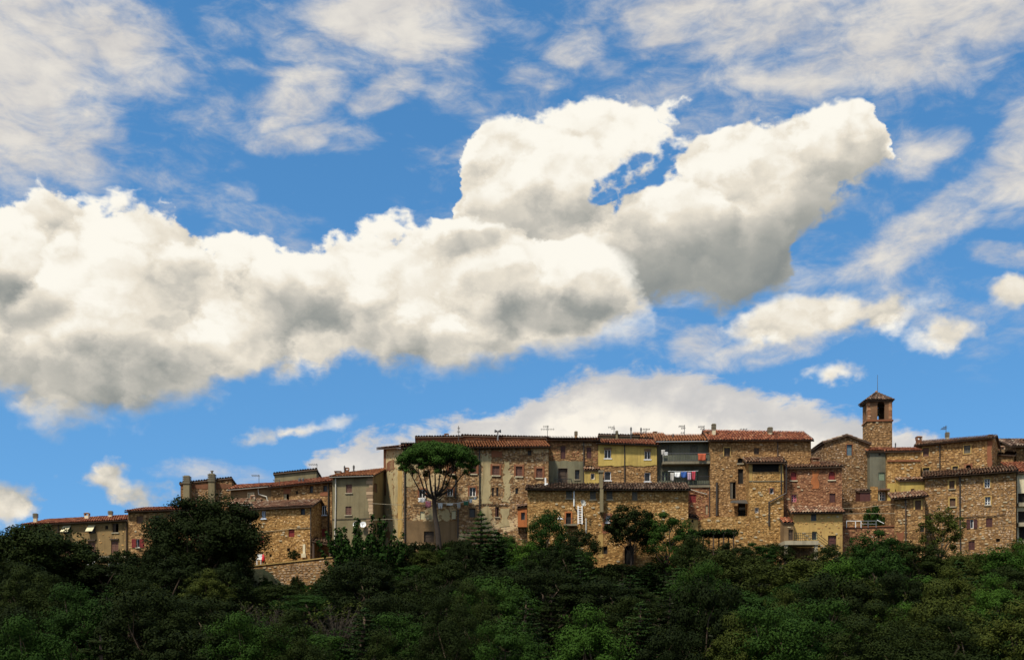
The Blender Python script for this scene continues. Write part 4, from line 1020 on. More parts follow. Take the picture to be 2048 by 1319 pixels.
# ------------------------------------------------------------------ 13 the long front house
h = house('long_front_house', 'long ochre stone house with ladder and wide dark tiled roof', (1055, 107.8), (1376.5, 107.2), (979, 980), ZB, 3.7, 'mono', 'wall_gold', 'stone_gold',
    [('shut', 1132, 980.5, 1144, 996, opt(m='wood_grey', sill='concrete')), ('shut', 1180, 981, 1192, 998, opt(m='wood_grey', sill='concrete')), ('shut', 1213, 981, 1225, 998, opt(m='wood_grey', sill='concrete')), ('shut', 1264, 983, 1275, 1000, opt(m='wood_grey')),
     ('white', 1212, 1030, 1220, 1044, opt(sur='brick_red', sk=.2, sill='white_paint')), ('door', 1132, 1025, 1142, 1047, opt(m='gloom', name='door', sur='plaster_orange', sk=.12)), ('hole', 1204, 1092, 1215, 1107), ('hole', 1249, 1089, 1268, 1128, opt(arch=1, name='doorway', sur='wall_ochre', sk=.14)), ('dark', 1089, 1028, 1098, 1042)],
    ridge=(968, 967.5), tile='tile_dark', seed=32, cover=.6, big=60, zvis=8.8, over=.42, patches=[(1203, 1046, 1222, 1066, 'brick_red', opt(jag=.16)), (1196, 1068, 1206, 1112, 'plaster_ochre', opt(jag=.16))])
LF = h; gutter(h.root, h.f, *h.eo, .50, mat='pipe_dark')
m = MB(); x, Y = X(1203, 107.1), 107.1; m.box(x - .15, x + .15, 106.86, 107.46, Zp(1024, Y), Zp(978, Y)); m.box(x - .15, x + .15, 107.5, 108.1, Zp(979, Y), Zp(945, 107.8)); m.hexa([(x - .15, 106.86, Zp(1024, Y)), (x + .15, 106.86, Zp(1024, Y)), (x + .15, 107.46, Zp(1024, Y)), (x - .15, 107.46, Zp(1024, Y)), ][::1] + [(x - .05, 107.3, Zp(1030, Y)), (x + .05, 107.3, Zp(1030, Y)), (x + .05, 107.46, Zp(1030, Y)), (x - .05, 107.46, Zp(1030, Y))])
ck = put(m, 'chimney', 'plaster_grey', h.root); put(MB().box(x - .22, x + .22, 107.42, 108.18, Zp(945, 107.8), Zp(941, 107.8)), 'chimney_cap', 'concrete_dark', ck)
fpipe(h.root, h.f, [(1148, 980), (1148, 1012)], 'white_paint', .07); fpipe(h.root, h.f, [(1148, 1013), (1157, 1026)], 'pipe_dark', .04); fpipe(h.root, h.f, [(1172, 1036), (1172, 1066)], 'zinc_pale', .06)
m = MB().tube([at(1091, 970, 109.3), at(1091, 955, 109.3)], .085, 8).tube([at(1091, 970, 109.2), at(1095, 966, 109.2), at(1095, 968, 109.2)], .06, 6); put(m, 'vent_pipe', 'white_paint', h.root)
put(MB().fbox(h.f, h.f.u(1128), h.f.u(1154), Zp(1051, 107), Zp(1047.5, 107), -.01, .9), 'balcony_slab', 'concrete_dark', h.root)
rl = MB(); f_ = h.f
for k in range(9):
    u = f_.u(1128) + .02 + (f_.u(1154) - f_.u(1128) - .06) * k / 8; rl.bar(f_.pt(u, Zp(1048, 107), .86), f_.pt(u, Zp(1037, 107), .86), .028)
rl.bar(f_.pt(f_.u(1128), Zp(1037, 107), .86), f_.pt(f_.u(1154), Zp(1037, 107), .86), .045); put(rl, 'railing', 'iron', h.root)
t = thing('ladder', 'white ladder standing upright against the long stone house', 'ladder', h.f.pt(h.f.u(1160), Zp(1048, 106.6), .5)); f_ = h.f; u0, u1 = f_.u(1156), f_.u(1164); za, zb2 = Zp(1047, 106.8), Zp(1009, 107)
for u in (u0, u1): put(MB().bar(f_.pt(u, za, .55), f_.pt(u, zb2, .06), .075), 'rail', 'white_paint', t)
for k in range(8):
    s = (k + .6) / 8.2; put(MB().bar(f_.pt(u0, za + (zb2 - za) * s, .55 - .49 * s), f_.pt(u1, za + (zb2 - za) * s, .55 - .49 * s), .06), 'rung', 'white_paint', t)
dish(1167, 1005, 106.7, 'pale dish beside the ladder on the long stone house', .30, (.8, -1, .3), 'zinc_pale', .6)
t = thing('garden_parasol', 'small white parasol open beside the balcony of the long stone house', 'parasol', at(1120, 1056, 106.3)); m = MB(); c = at(1120, 1031, 106.3); n = 8
for k in range(n):
    a0, a1 = 2 * math.pi * k / n, 2 * math.pi * (k + 1) / n; R = .30; q0, q1 = (c.x + R * math.cos(a0), c.y + R * math.sin(a0), c.z - .30), (c.x + R * math.cos(a1), c.y + R * math.sin(a1), c.z - .30)
    m.poly([q0, q1, tuple(c)]); m.poly([(q0[0], q0[1], q0[2] - .02), (c.x, c.y, c.z - .03), (q1[0], q1[1], q1[2] - .02)])
put(m, 'canopy', 'cloth_white', t); put(MB().cyl(c.x, c.y, Zp(1060, 106.3), c.z - .03, .025, 6), 'pole', 'white_paint', t)

# ------------------------------------------------------------------ 14 big stone house with the red roof
h = house('big_stone_house', 'big plain stone house with wide red roof beside the balconies', (1421, 110.6), (1622, 110.4), (881, 881), ZB, 9, 'eaves', 'wall_ochre', 'stone_ochre',
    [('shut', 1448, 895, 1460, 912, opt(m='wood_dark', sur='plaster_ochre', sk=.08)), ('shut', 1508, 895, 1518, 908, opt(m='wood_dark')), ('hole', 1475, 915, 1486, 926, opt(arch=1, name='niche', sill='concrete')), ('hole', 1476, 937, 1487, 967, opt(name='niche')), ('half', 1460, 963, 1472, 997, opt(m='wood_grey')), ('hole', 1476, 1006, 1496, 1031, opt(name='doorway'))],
    ridge=(862, 866), tile='tile_red', seed=33, cover=.55, big=40, zvis=9.5, over=.36, rf=.45, patches=[(1440, 906, 1446, 913, 'plaster_brown')])
gutter(h.root, h.f, *h.eo, .44); fpipe(h.root, h.f, [(1555, 883), (1555, 917)], 'pipe_brown'); fpipe(h.root, h.f, [(1433.5, 965), (1433.5, 1031)], 'pipe_dark', .11)
chimney(h.root, 1427.5, 847, 868, 112.2, 8, 'ribbed', 'plaster_pale'); chimney(h.root, 1540, 854, 872, 112.6, 9, 'ribbed', 'plaster_pale'); chimney(h.root, 1558, 869, 876, 112, 6, 'stack', 'brickwork'); chimney(h.root, 1414, 862, 874, 112.9, 9, 'stack', 'brickwork')
e0, e1, r1, r0 = at(1460, 1004, 108.9), at(1499, 1006, 108.9), at(1499, 998.5, 110.3), at(1464, 1000, 110.3); m = MB(); slab(m, e0, e1, r1, r0, .05); put(m, 'awning', 'steel_dark', h.root)
# terrace wall at its foot
t = thing('terrace_wall', 'low stone terrace wall under the big stone house', 'wall', (X(1450, 108), 108, 8)); tf = Fc((X(1396, 108.6), 108.6), (X(1506, 108.4), 108.4)); m = MB(); tp = [(0, Zp(1041, 108.6)), (tf.L * .2, Zp(1034, 108.6)), (tf.L, Zp(1031, 108.4))]
wall_face(m, tf, tp, ZB); m.poly([tf.pt(0, tp[0][1]), tf.pt(tf.L * .2, tp[1][1]), tf.pt(tf.L, tp[2][1]), tf.pt(tf.L, tp[2][1], -2.2), tf.pt(tf.L * .2, tp[1][1], -2.2), tf.pt(0, tp[0][1], -2.2)]); put(m, 'wall', 'wall_gold', t); masonry(t, tf, tp, 9.3, [], 'stone_gold', 91, .6, 1, 14)

# ------------------------------------------------------------------ 15 loggia house
h = house('loggia_house', 'narrow stone house with open roofed loggia on top', (1498, 108.2), (1567, 108.0), (925, 925), ZB, 2.6, 'mono', 'wall_gold', 'stone_gold',
    [('hole', 1505, 926.5, 1558, 943, opt(name='loggia_opening', f='wood_dark')), ('white', 1539.5, 976, 1547, 987, opt(sur='brick_red', sk=.07)), ('grid', 1510, 1015, 1517, 1025, opt(f='white_paint', sur='plaster_brown', sk=.06))],
    ridge=(917, 917), tile='tile_old', seed=34, cover=.55, big=26, zvis=9.5, over=.5, side=.30, patches=[(1498.3, 927, 1504, 960, 'plaster_ochre', opt(jag=.04)), (1559.5, 927, 1566.6, 960, 'plaster_ochre', opt(jag=.04))])
fpipe(h.root, h.f, [(1566, 918), (1572, 930), (1572, 986), (1537.5, 1004), (1537.5, 1052)], 'pipe_dark', .075, .14); fpipe(h.root, h.f, [(1562, 927), (1562, 985)], 'pipe_dark', .05)
put(MB().fbox(h.f, 0, h.f.L, Zp(962, 108), Zp(960.5, 108), -.01, .05), 'string_course', 'concrete_dark', h.root)

# ------------------------------------------------------------------ 16 reddish stone house with crimson arched shutters
h = house('crimson_shutter_house', 'reddish stone house with two crimson arched shutters', (1567.5, 108.8), (1684, 108.4), (937, 934), ZB, 4.6, 'mono', 'wall_red', 'stone_red',
    [('panel', 1581, 943, 1593, 960, opt(m='wood_red', arch=1, part='shutter', sur='brick_red', sk=.07, sill='plaster_pale')), ('panel', 1657, 942, 1670, 959, opt(m='wood_red', arch=1, part='shutter', sur='brick_red', sk=.07, sill='plaster_pale')),
     ('grid', 1583, 988, 1593, 1003, opt(f='cloth_pink', sur='plaster_brown', sk=.07)), ('panel', 1659, 986, 1671, 1004, opt(m='wood_maroon', part='shutter'))],
    ridge=(926, 925), tile='tile_old', seed=35, cover=.5, big=26, zvis=9.5, over=.3, patches=[(1624, 941, 1637, 978, 'plaster_orange', opt(jag=.12))])
chimney(h.root, 1630, 914, 932, 110.2, 15, 'stack', 'brickwork')
lw = house('', '', (1586.5, 107.0), (1685, 106.8), (1026, 1025), ZB, 1.7, 'mono', 'plaster_ochre', 'stone_gold', [('dark', 1622, 1026.5, 1633, 1041, opt(f='wood_slate')), ('dark', 1624, 1062, 1634, 1079, opt(f='wood_green', name='door')), ('door', 1656, 1070, 1673, 1092, opt(m='wood_maroon', name='door'))],
    ridge=(1016, 1015), tile='tile_old', parent=h.root, wallname='lower_wall', seed=36, cover=.26, big=14, zvis=9.5, over=.3)
gutter(h.root, lw.f, *lw.eo, .36, mat='pipe_dark')
sh_ = house('outhouse', 'little outhouse with short red tiled roof by the concrete terrace', (1568.5, 106.4), (1587, 106.4), (1047, 1047), 9.5, 1.6, 'mono', 'plaster_brown', 'stone_ochre', [('door', 1577, 1058, 1586, 1079, opt(m='wood_dark', name='door'))], ridge=(1038, 1038), tile='tile_red', over=.12, side=.08, seed=37, cover=.2, big=2, zvis=10.6)
t = thing('concrete_terrace', 'raised concrete terrace on pillars with iron railing and steps', 'terrace', (X(1600, 105.4), 105.4, 7)); z0, z1 = Zp(1089, 104.6), Zp(1081, 104.6); xa, xb = X(1568, 104.6), X(1636, 104.6)
put(MB().box(xa, xb, 104.4, 106.7, z0, z1), 'slab', 'concrete', t)
for px, pb in ((1572, 5.5), (1632, 5.5)):
    x = X(px, 104.6); put(MB().hexa([(x - .16, 104.5, pb), (x + .16, 104.5, pb), (x + .16, 104.82, pb), (x - .16, 104.82, pb), (x - .13, 104.5, z0), (x + .13, 104.5, z0), (x + .13, 104.82, z0), (x - .13, 104.82, z0)]), 'pillar', 'concrete', t)
rl = MB(); zr = Zp(1065, 104.5)
for k in range(13):
    x = xa + .9 + (xb - xa - .95) * k / 12; rl.bar((x, 104.5, z1), (x, 104.5, zr), .03)
for q in (0, .33, .66): rl.bar((xa + .9, 104.5, zr - (zr - z1) * q), (xb - .05, 104.5, zr - (zr - z1) * q), .035)
put(rl, 'railing', 'iron', t); st = MB()
for k in range(8):
    x = xb + .22 * k; st.box(x + .001, x + .23, 104.6, 105.6, z1 - .17 * (k + 1) - .12, z1 - .17 * (k + 1))
put(st, 'steps', 'concrete', t); r2 = MB()
for q in (.15, .5, .85): r2.bar((xb, 104.55, z1 + (zr - z1) * q), (xb + 1.7, 104.55, z1 - 1.3 + (zr - z1) * q), .035)
put(r2, 'stair_railing', 'iron', t)
put(MB().box(xa + .3, xb + .2, 106.7, 106.76, 6, z0 - .01), 'back_wall', 'wall_brown', t)

# ------------------------------------------------------------------ 17 gabled house below the tower
h = house('gabled_house', 'stone house with low gable and slate-blue window below the bell tower', (1648, 114.0), (1739, 114.0), (886, 889), ZB, 5.6, 'gable', 'wall_brown', 'stone_grey', [('panel', 1693, 888.5, 1704, 910, opt(m='wood_slate', part='shutter', sur='brick_red', sk=.06))],
    apex=(1694, 872), tile='tile_dark', seed=38, cover=.6, big=34, zvis=13, over=.22, side=.16, stone_l=True)
put(MB().box(X(1694, 113.9) - .12, X(1694, 113.9) + .12, 113.9, 114.1, Zp(871, 114), Zp(867, 114)), 'finial', 'concrete_dark', h.root)
# 18 slate narrow house
h = house('slate_narrow_house', 'narrow dark grey rendered house with green shutter', (1739.5, 113.2), (1773.5, 113.2), (903, 903), ZB, 3, 'mono', 'plaster_slate', None, [('panel', 1757, 944, 1769.5, 960, opt(m='wood_green', part='shutter')), ('hole', 1757, 906, 1762, 910), ('grid', 1759, 982, 1770, 1000, opt(f='white_paint', sur='plaster_pale', sk=.05))], ridge=(898, 898), tile='tile_red', seed=39, over=.24, patches=[(1741, 973, 1756.5, 1006, 'wall_gold', opt(jag=.05, name='stone_patch'))])
put(MB().box(X(1768, 112.6) - .4, X(1768, 112.6) + .5, 112.3, 113.19, Zp(980, 112.6), Zp(977, 112.6)), 'canopy', 'tile_dark', h.root)
# the bell tower
tw_ = thing('bell_tower', 'square stone bell tower with brick belfry and pyramid roof', 'tower', (X(1760, 123), 123, 10)); ta, tb2 = Vector((X(1735, 122), 122)), Vector((X(1784.5, 121.8), 121.8)); tf = Fc(ta, tb2); dn = -tf.n * 2.35
T = [tf, Fc(tb2, tb2 + dn), Fc(tb2 + dn, ta + dn), Fc(ta + dn, ta)]; zs, ze = Zp(841, 122), Zp(801, 122); m = MB()
for f_ in T: wall_face(m, f_, [(0, zs), (f_.L, zs)], ZB)
put(m, 'shaft', 'wall_brown', tw_); masonry(tw_, tf, [(0, zs), (tf.L, zs)], 20, [], 'stone_ochre', 95, .6, .9, 12); masonry(tw_, T[3], [(0, zs), (T[3].L, zs)], 20, [], 'stone_ochre', 96, .6, .9, 2)
b_ = MB(); hol = []
for k, f_ in enumerate(T):
    w_ = .37 if k % 2 == 0 else .33; c = f_.L / 2 + (.12 if k == 0 else 0); wall_face(b_, f_, [(0, ze), (f_.L, ze)], zs + .01, [(c - w_, c + w_, zs + .12, Zp(800.5 + 2, 122) , 1)], .30)
put(b_, 'belfry', 'brick_brown', tw_)
bs_ = MB()
for f_ in T: bs_.fbox(f_, -.10, f_.L + .08, zs - .07, zs + .07, -.02, .10)
put(bs_, 'string_course', 'brick_red', tw_)
for f_ in (tf, T[3]):
    q = MB(); z = zs + .15; rng = random.Random(9)
    while z < ze - .12:
        for u in (0.012, f_.L - .012 - .34):
            q.fbox(f_, u, u + rng.uniform(.2, .34), z, z + .085, -.01, .012)
        z += .10
    put(q, 'bricks', 'stone_red', tw_, 'stuff')
cx, cy = (ta.x + tb2.x) / 2, (ta.y + tb2.y) / 2 + 1.17; hw = tf.L / 2 + .19; zr = ze + .02; ap = Zp(785, cy); v = [Vector((cx - hw, cy - hw, zr)), Vector((cx + hw, cy - hw, zr)), Vector((cx + hw, cy + hw, zr)), Vector((cx - hw, cy + hw, zr))]; top = Vector((cx, cy, ap)); m = MB(); tm = MB(); rng = random.Random(2)
for a, b2 in zip(v, v[1:] + v[:1]):
    slab(m, a, b2, top + (b2 - a) * .02, top - (b2 - a) * .02, .07); tiles(tm, a, b2, top + (b2 - a) * .02, top - (b2 - a) * .02, rng, .20, .34)
m.box(cx - hw + .1, cx + hw - .1, cy - hw + .1, cy + hw - .1, zr - .16, zr - .02)
rr_ = put(m, 'roof', 'soffit', tw_); put(tm, 'roof_tiles', 'tile_dark', rr_, 'stuff'); put(MB().tube([(cx, cy, ap - .05), (cx, cy, ap + .12), (cx, cy, ap + .22)], [.14, .13, .05], 8), 'finial', 'tile_old', rr_)
put(MB().tube([(cx + .12, cy, ap - .1), (cx + .12, cy, Zp(749, cy))], [.03, .018], 6), 'lightning_rod', 'steel_dark', tw_)
bell = MB(); bell.sm = True; bz = zs + .75
bell.tube([(cx, cy, bz), (cx, cy, bz + .10), (cx, cy, bz + .45), (cx, cy, bz + .72), (cx, cy, bz + .80)], [.42, .36, .25, .20, .05], 14); be = put(bell, 'bell', 'bronze', tw_)
put(MB().box(cx - 1.15, cx + 1.15, cy - .07, cy + .07, bz + .8, bz + .95), 'bell_beam', 'wood_dark', tw_)
# 19 stone house with a brick cornice, its yellow lower part
h = house('brick_cornice_house', 'stone house with brick cornice and yellow painted lower wall', (1774, 112.7), (1841, 112.5), (904, 903), ZB, 5, 'eaves', 'wall_gold', 'stone_gold', [('dark', 1790, 978, 1798, 990, opt(f='wood_slate'))], ridge=(898, 898), tile='tile_red', seed=41, cover=.62, big=24, zvis=15.6, over=.22,
    patches=[(1774.4, 966, 1802, 1012, 'plaster_yellow', opt(jag=.05))])
put(MB().fbox(h.f, 0, h.f.L, Zp(922.5, 112.6), Zp(919.5, 112.6), -.02, .12), 'cornice', 'brick_red', h.root); chimney(h.root, 1791, 886, 898, 114, 2, 'pipe')
an = house('', '', (1800, 111.0), (1850, 110.9), (962, 961), ZB, 1.4, 'mono', 'plaster_yellow', None, [('dark', 1822, 977, 1828, 984, opt(f='wood_brown', sur='plaster_ochre', sk=.05))], ridge=(957.5, 957), tile='tile_old', over=.2, side=.1, parent=h.root, wallname='annex_wall', seed=42)

# ------------------------------------------------------------------ 20 upper eastern house
h = house('round_window_house', 'high stone house with small round window and brick corner', (1833, 115.4), (1984, 112.2), (892, 877), ZB, 5.2, 'eaves', 'wall_ochre', 'stone_gold',
    [('shut', 1846, 895, 1858, 912, opt(m='wood_redbrown', sur='plaster_ochre', sk=.08)), ('shut', 1928, 890, 1941, 906, opt(m='wood_grey', sur='plaster_ochre', sk=.09, sb=1)), ('hole', 1931.5, 929, 1942, 939.5, opt(arch=1, g='glass_blue', sur='brick_red', sk=.12)), ('shut', 1846, 935, 1859, 952, opt(m='wood_grey', sur='plaster_ochre', sk=.1)), ('shut', 1905, 932, 1916, 944, opt(m='wood_grey', sur='plaster_ochre', sk=.09))],
    ridge=(884, 872), tile='tile_old', seed=43, cover=.6, big=46, zvis=15.5, over=.3, stone_r=True, patches=[(1975, 880, 1983.7, 938, 'brick_red', opt(jag=.08))])
gutter(h.root, h.f, *h.eo, .38); fpipe(h.root, h.f, [(1880, 888), (1880, 942)], 'pipe_dark')
chimney(h.root, 1837.5, 871, 888, 116, 9, 'stack', 'brickwork'); chimney(h.root, 1894.5, 864, 882, 116, 7, 'ribbed', 'plaster_pale'); chimney(h.root, 1980, 868, 877, 114, 7, 'stack', 'brickwork')
h = house('small_rear_house', 'small stone house with mushroom chimney behind the round window house', (1994, 116.0), (2026, 115.4), (909, 912), ZB, 5, 'mono', 'wall_ochre', 'stone_gold', ridge=(905, 906), tile='tile_dark', seed=44, cover=.5, big=3, zvis=17, over=.22)
chimney(h.root, 2003.5, 891, 907, 117.2, 8, 'stack', 'plaster_brown')

# ------------------------------------------------------------------ 21 large eastern front house
pl = opt(m='wood_brown', sur='plaster_ochre', sk=.14, sill='concrete')
h = house('large_east_house', 'large stone house with pale framed windows and slanting eave', (1850, 109.6), (2032, 107.2), (956, 943), ZB, 4.0, 'mono', 'wall_ochre', 'stone_grey',
    [('shut', 1898.5, 961, 1909, 977, pl), ('shut', 1899.5, 996, 1911, 1012, pl), ('grid', 1969, 957, 1980, 975, opt(f='white_paint', sur='plaster_ochre', sk=.1)), ('grid', 1970, 993, 1981, 1009, opt(f='white_paint', sur='plaster_ochre', sk=.1, sill='concrete')), ('open', 1940.5, 1038, 1947, 1056, opt(m='wood_maroon', sw=.32)),
     ('shut', 1972, 1035, 1985, 1053, opt(m='wood_maroon')), ('shut', 1937, 1081, 1949.5, 1099, opt(m='wood_maroon')), ('hole', 1992, 1076, 2000, 1083)],
    ridge=(944, 933), tile='tile_old', seed=45, cover=.62, big=70, zvis=9.6, over=.36)
gutter(h.root, h.f, *h.eo, .44); fpipe(h.root, h.f, [(1920, 952), (1920, 1060), (1921, 1100)], 'pipe_dark', .065)
put(MB().tube([h.f.pt(*h.f.uz(*p), .06) for p in ((1852, 1034), (1900, 1035), (1960, 1032), (1990, 1031), (2012, 1027))], .025, 5), 'cable', 'pipe_brown', h.root)
h = house('low_east_house', 'lower stone house with short tiled roof beside the slanting eave house', (1789, 107.6), (1850, 107.2), (998, 992), ZB, 2.2, 'mono', 'wall_ochre', 'stone_gold',
    [('shut', 1830, 1000, 1842, 1019, opt(m='wood_brown', sur='plaster_ochre', sk=.13)), ('dark', 1840, 1050, 1849, 1063)], ridge=(988, 983), tile='tile_old', seed=46, cover=.62, big=30, zvis=9.6, over=.36, side=.28, patches=[(1793, 1064, 1806, 1090, 'brick_red', opt(jag=.14))])
gutter(h.root, h.f, *h.eo, .44); fpipe(h.root, h.f, [(1811, 996), (1811, 1108)], 'pipe_brown')
# ------------------------------------------------------------------ 23 house cut by the frame
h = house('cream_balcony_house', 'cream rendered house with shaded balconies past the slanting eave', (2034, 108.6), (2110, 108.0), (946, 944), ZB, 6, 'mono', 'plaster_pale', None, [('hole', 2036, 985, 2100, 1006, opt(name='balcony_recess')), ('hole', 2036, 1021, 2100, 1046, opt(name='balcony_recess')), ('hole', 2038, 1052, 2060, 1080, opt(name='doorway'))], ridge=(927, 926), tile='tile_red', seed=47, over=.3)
for yy in (1006, 1046): put(MB().fbox(h.f, .02, 3.5, Zp(yy, 108) - .25, Zp(yy, 108) + .1, .001, .5), 'balcony_slab', 'concrete', h.root)
h = house('corner_upper_house', 'high brown house with dark eave at the far eastern end', (2032, 118.0), (2120, 118.0), (891, 891), ZB, 6, 'eaves', 'wall_brown', 'stone_ochre', ridge=(880, 880), tile='tile_dark', seed=48, cover=.5, big=2, zvis=18, over=.7, side=.7)
chimney(h.root, 2046, 877, 888, 118.6, 8, 'stack', 'brickwork')

# ------------------------------------------------------------------ terraces between the houses and down the slope
def rwall(name, label, p0, p1, tops, zb, back, matn, stonem, seed, cover, big, cap=None):
    f_ = Fc((X(*p0), p0[1]), (X(*p1), p1[1])); t = thing(name, label, 'wall', f_.pt(f_.L / 2, zb)); tp = [(0, Zp(tops[0], p0[1])), (f_.L, Zp(tops[1], p1[1]))]; m = MB(); wall_face(m, f_, tp, zb)
    q = [f_.pt(0, tp[0][1]), f_.pt(f_.L, tp[1][1]), f_.pt(f_.L, tp[1][1], -back), f_.pt(0, tp[0][1], -back)]; m.poly(q)
    m.poly([f_.pt(0, zb, -back), f_.pt(0, zb), q[0], q[3]]).poly([f_.pt(f_.L, zb), f_.pt(f_.L, zb, -back), q[2], q[1]]).poly([f_.pt(f_.L, zb, -back), f_.pt(0, zb, -back), q[3], q[2]])
    put(m, 'wall', matn, t); masonry(t, f_, tp, zb + .3, [], stonem, seed, cover, 1.0, big)
    if cap:
        m = MB(); m.hexa([f_.pt(-.05, tp[0][1] + .003, .08), f_.pt(f_.L + .05, tp[1][1] + .003, .08), f_.pt(f_.L + .05, tp[1][1] + .003, -.35), f_.pt(-.05, tp[0][1] + .003, -.35), f_.pt(-.05, tp[0][1] + .09, .08), f_.pt(f_.L + .05, tp[1][1] + .09, .08), f_.pt(f_.L + .05, tp[1][1] + .09, -.35), f_.pt(-.05, tp[0][1] + .09, -.35)]); put(m, 'coping', cap, t)
    return t
rwall('retaining_wall', 'long rubble retaining wall below the house with red shutters', (498, 105.4), (676, 104.2), (1133, 1113), 4.6, 4.0, 'wall_ochre', 'stone_grey', 101, .75, 46, 'plaster_ochre')
rwall('garden_wall', 'upper garden wall in the gap under the gabled house', (1684, 111.0), (1792, 110.6), (1003, 1000), 7, 3, 'wall_brown', 'stone_ochre', 102, .5, 10)
rwall('garden_wall', 'lower garden wall below the white railing', (1684, 108.0), (1792, 107.8), (1055, 1052), 7, 3.2, 'wall_red', 'stone_ochre', 103, .5, 14, 'brick_red')
rwall('garden_wall', 'middle garden wall behind the white railing', (1684, 109.6), (1760, 109.5), (1027, 1026), 7, 1.6, 'wall_ochre', 'stone_ochre', 104, .5, 8)
h = house('garden_shed', 'dark red shed at the foot of the gabled house', (1720, 111.8), (1741, 111.8), (984, 984), 10, 1.5, 'mono', 'wood_maroon', None, ridge=(981, 981), tile='tile_dark', over=.1, side=.08, seed=49, cat='shed')
t = thing('railing', 'white painted railing along the garden wall', 'railing', at(1730, 1055, 107.8)); Y = 107.8
for px in (1693, 1711, 1722, 1736, 1752): put(MB().bar(at(px, 1054.5, Y), at(px, 1041, Y), .055), 'post', 'white_paint' if px < 1730 else 'metal', t)
for a, b2, mt in (((1693, 1041), (1711, 1041), 'white_paint'), ((1711, 1041), (1722, 1041), 'white_paint'), ((1722, 1041), (1754, 1041), 'metal'), ((1722, 1047), (1754, 1047), 'metal'), ((1754, 1039), (1768, 1046), 'white_paint')): put(MB().bar(at(*a, Y), at(*b2, Y), .055), 'rail', mt, t)
lone(MB().tube([at(1685, 1016, 108.2), at(1720, 1015, 108.4), at(1790, 1007, 107.6)], .02, 5), 'overhead_cable', 'concrete', 'pale cable sagging across the gap above the white railing', 'cable', at(1720, 1015, 108.4))
lone(MB().tube([at(1685, 1027, 108.0), at(1730, 1026, 108.1), at(1790, 1026, 107.5)], .02, 5), 'overhead_cable', 'concrete', 'lower pale cable stretched just above the white railing', 'cable', at(1730, 1026, 108.1))
lone(MB().tube([at(745, 1006, 108.5), at(775, 1008, 108.6), at(808, 1009, 108.9)], .022, 5), 'overhead_cable', 'concrete', 'upper cable crossing the alley from the grey house', 'cable', at(775, 1008, 108.6))
lone(MB().tube([at(747, 1039, 108.6), at(775, 1037.5, 108.6), at(808, 1038, 108.9)], .022, 5), 'overhead_cable', 'concrete', 'lower cable crossing the alley from the grey house', 'cable', at(775, 1038, 108.6))

# ------------------------------------------------------------------ washing outside the palazzo
LY = 108.45
lone(MB().tube([at(836, 997, LY), at(852, 1001.5, LY), at(880, 1006, LY), at(910, 1006, LY), at(935, 1001, LY), at(954, 992.5, LY)], .018, 5), 'washing_line', 'cloth_white', 'washing line sagging across the front of the palazzo', 'washing line', at(890, 1006, LY))
for k, (nm, lb, x0, y0, x1, y1, mt, lg) in enumerate((('hanging_sheet', 'white sheet bunched under the open palazzo window', 836.5, 995, 851, 1004, 'cloth_white', 0), ('hanging_towel', 'pink and red towel hanging on the palazzo washing line', 851, 1001, 862, 1014, 'cloth_pink', 0), ('hanging_trousers', 'white trousers hanging on the palazzo line beside the pine trunk', 876, 1005, 885, 1017, 'cloth_white', 1),
        ('hanging_cloth', 'short white cloth hanging between the trousers and the grey shirt', 893, 1005.5, 906, 1010, 'cloth_white', 0), ('hanging_shirt', 'grey shirt hanging beside the drainpipe on the palazzo line', 914, 1005, 921, 1016, 'cloth_grey', 0), ('hanging_shirt', 'dark green shirt hanging on the palazzo washing line', 927, 1001, 937, 1010, 'cloth_green', 0),
        ('hanging_shirt', 'white shirt hanging next to the dark green one', 938, 997, 944.5, 1005, 'cloth_white', 0), ('hanging_cloth', 'tiny white cloth pegged at the upper end of the palazzo line', 947, 994, 952, 999, 'cloth_white', 0))):
    hang(nm, lb, x0, y0, x1, y1, LY, mt, seed=60 + k, legs=lg)
# things on the terrace by the front stone house
t = thing('folded_parasol', 'closed red parasol standing by the stone house wall', 'parasol', at(526.5, 1127, 106.6)); c = at(526.5, 1127, 106.6)
m = MB(); m.sm = True; m.tube([c + Vector((0, 0, q)) for q in (.12, .25, .5, .75, .86)], [.10, .17, .16, .11, .03], 8); put(m, 'cover', 'plastic_red', t); put(MB().cyl(c.x, c.y, c.z - .1, c.z + .93, .02, 6), 'pole', 'white_paint', t)
t = thing('garden_chair', 'white garden chair beside the closed red parasol', 'chair', at(518, 1128, 106.3)); c = at(518, 1128, 106.3)
put(MB().box(c.x - .22, c.x + .22, c.y - .2, c.y + .2, c.z + .4, c.z + .44), 'seat', 'white_paint', t); put(MB().box(c.x - .22, c.x + .22, c.y + .2, c.y + .24, c.z + .4, c.z + .95), 'backrest', 'white_paint', t)
for sx in (-.19, .19):
    for sy in (-.17, .17): put(MB().box(c.x + sx - .02, c.x + sx + .02, c.y + sy - .02, c.y + sy + .02, c.z - .05, c.z + .398), 'leg', 'white_paint', t)

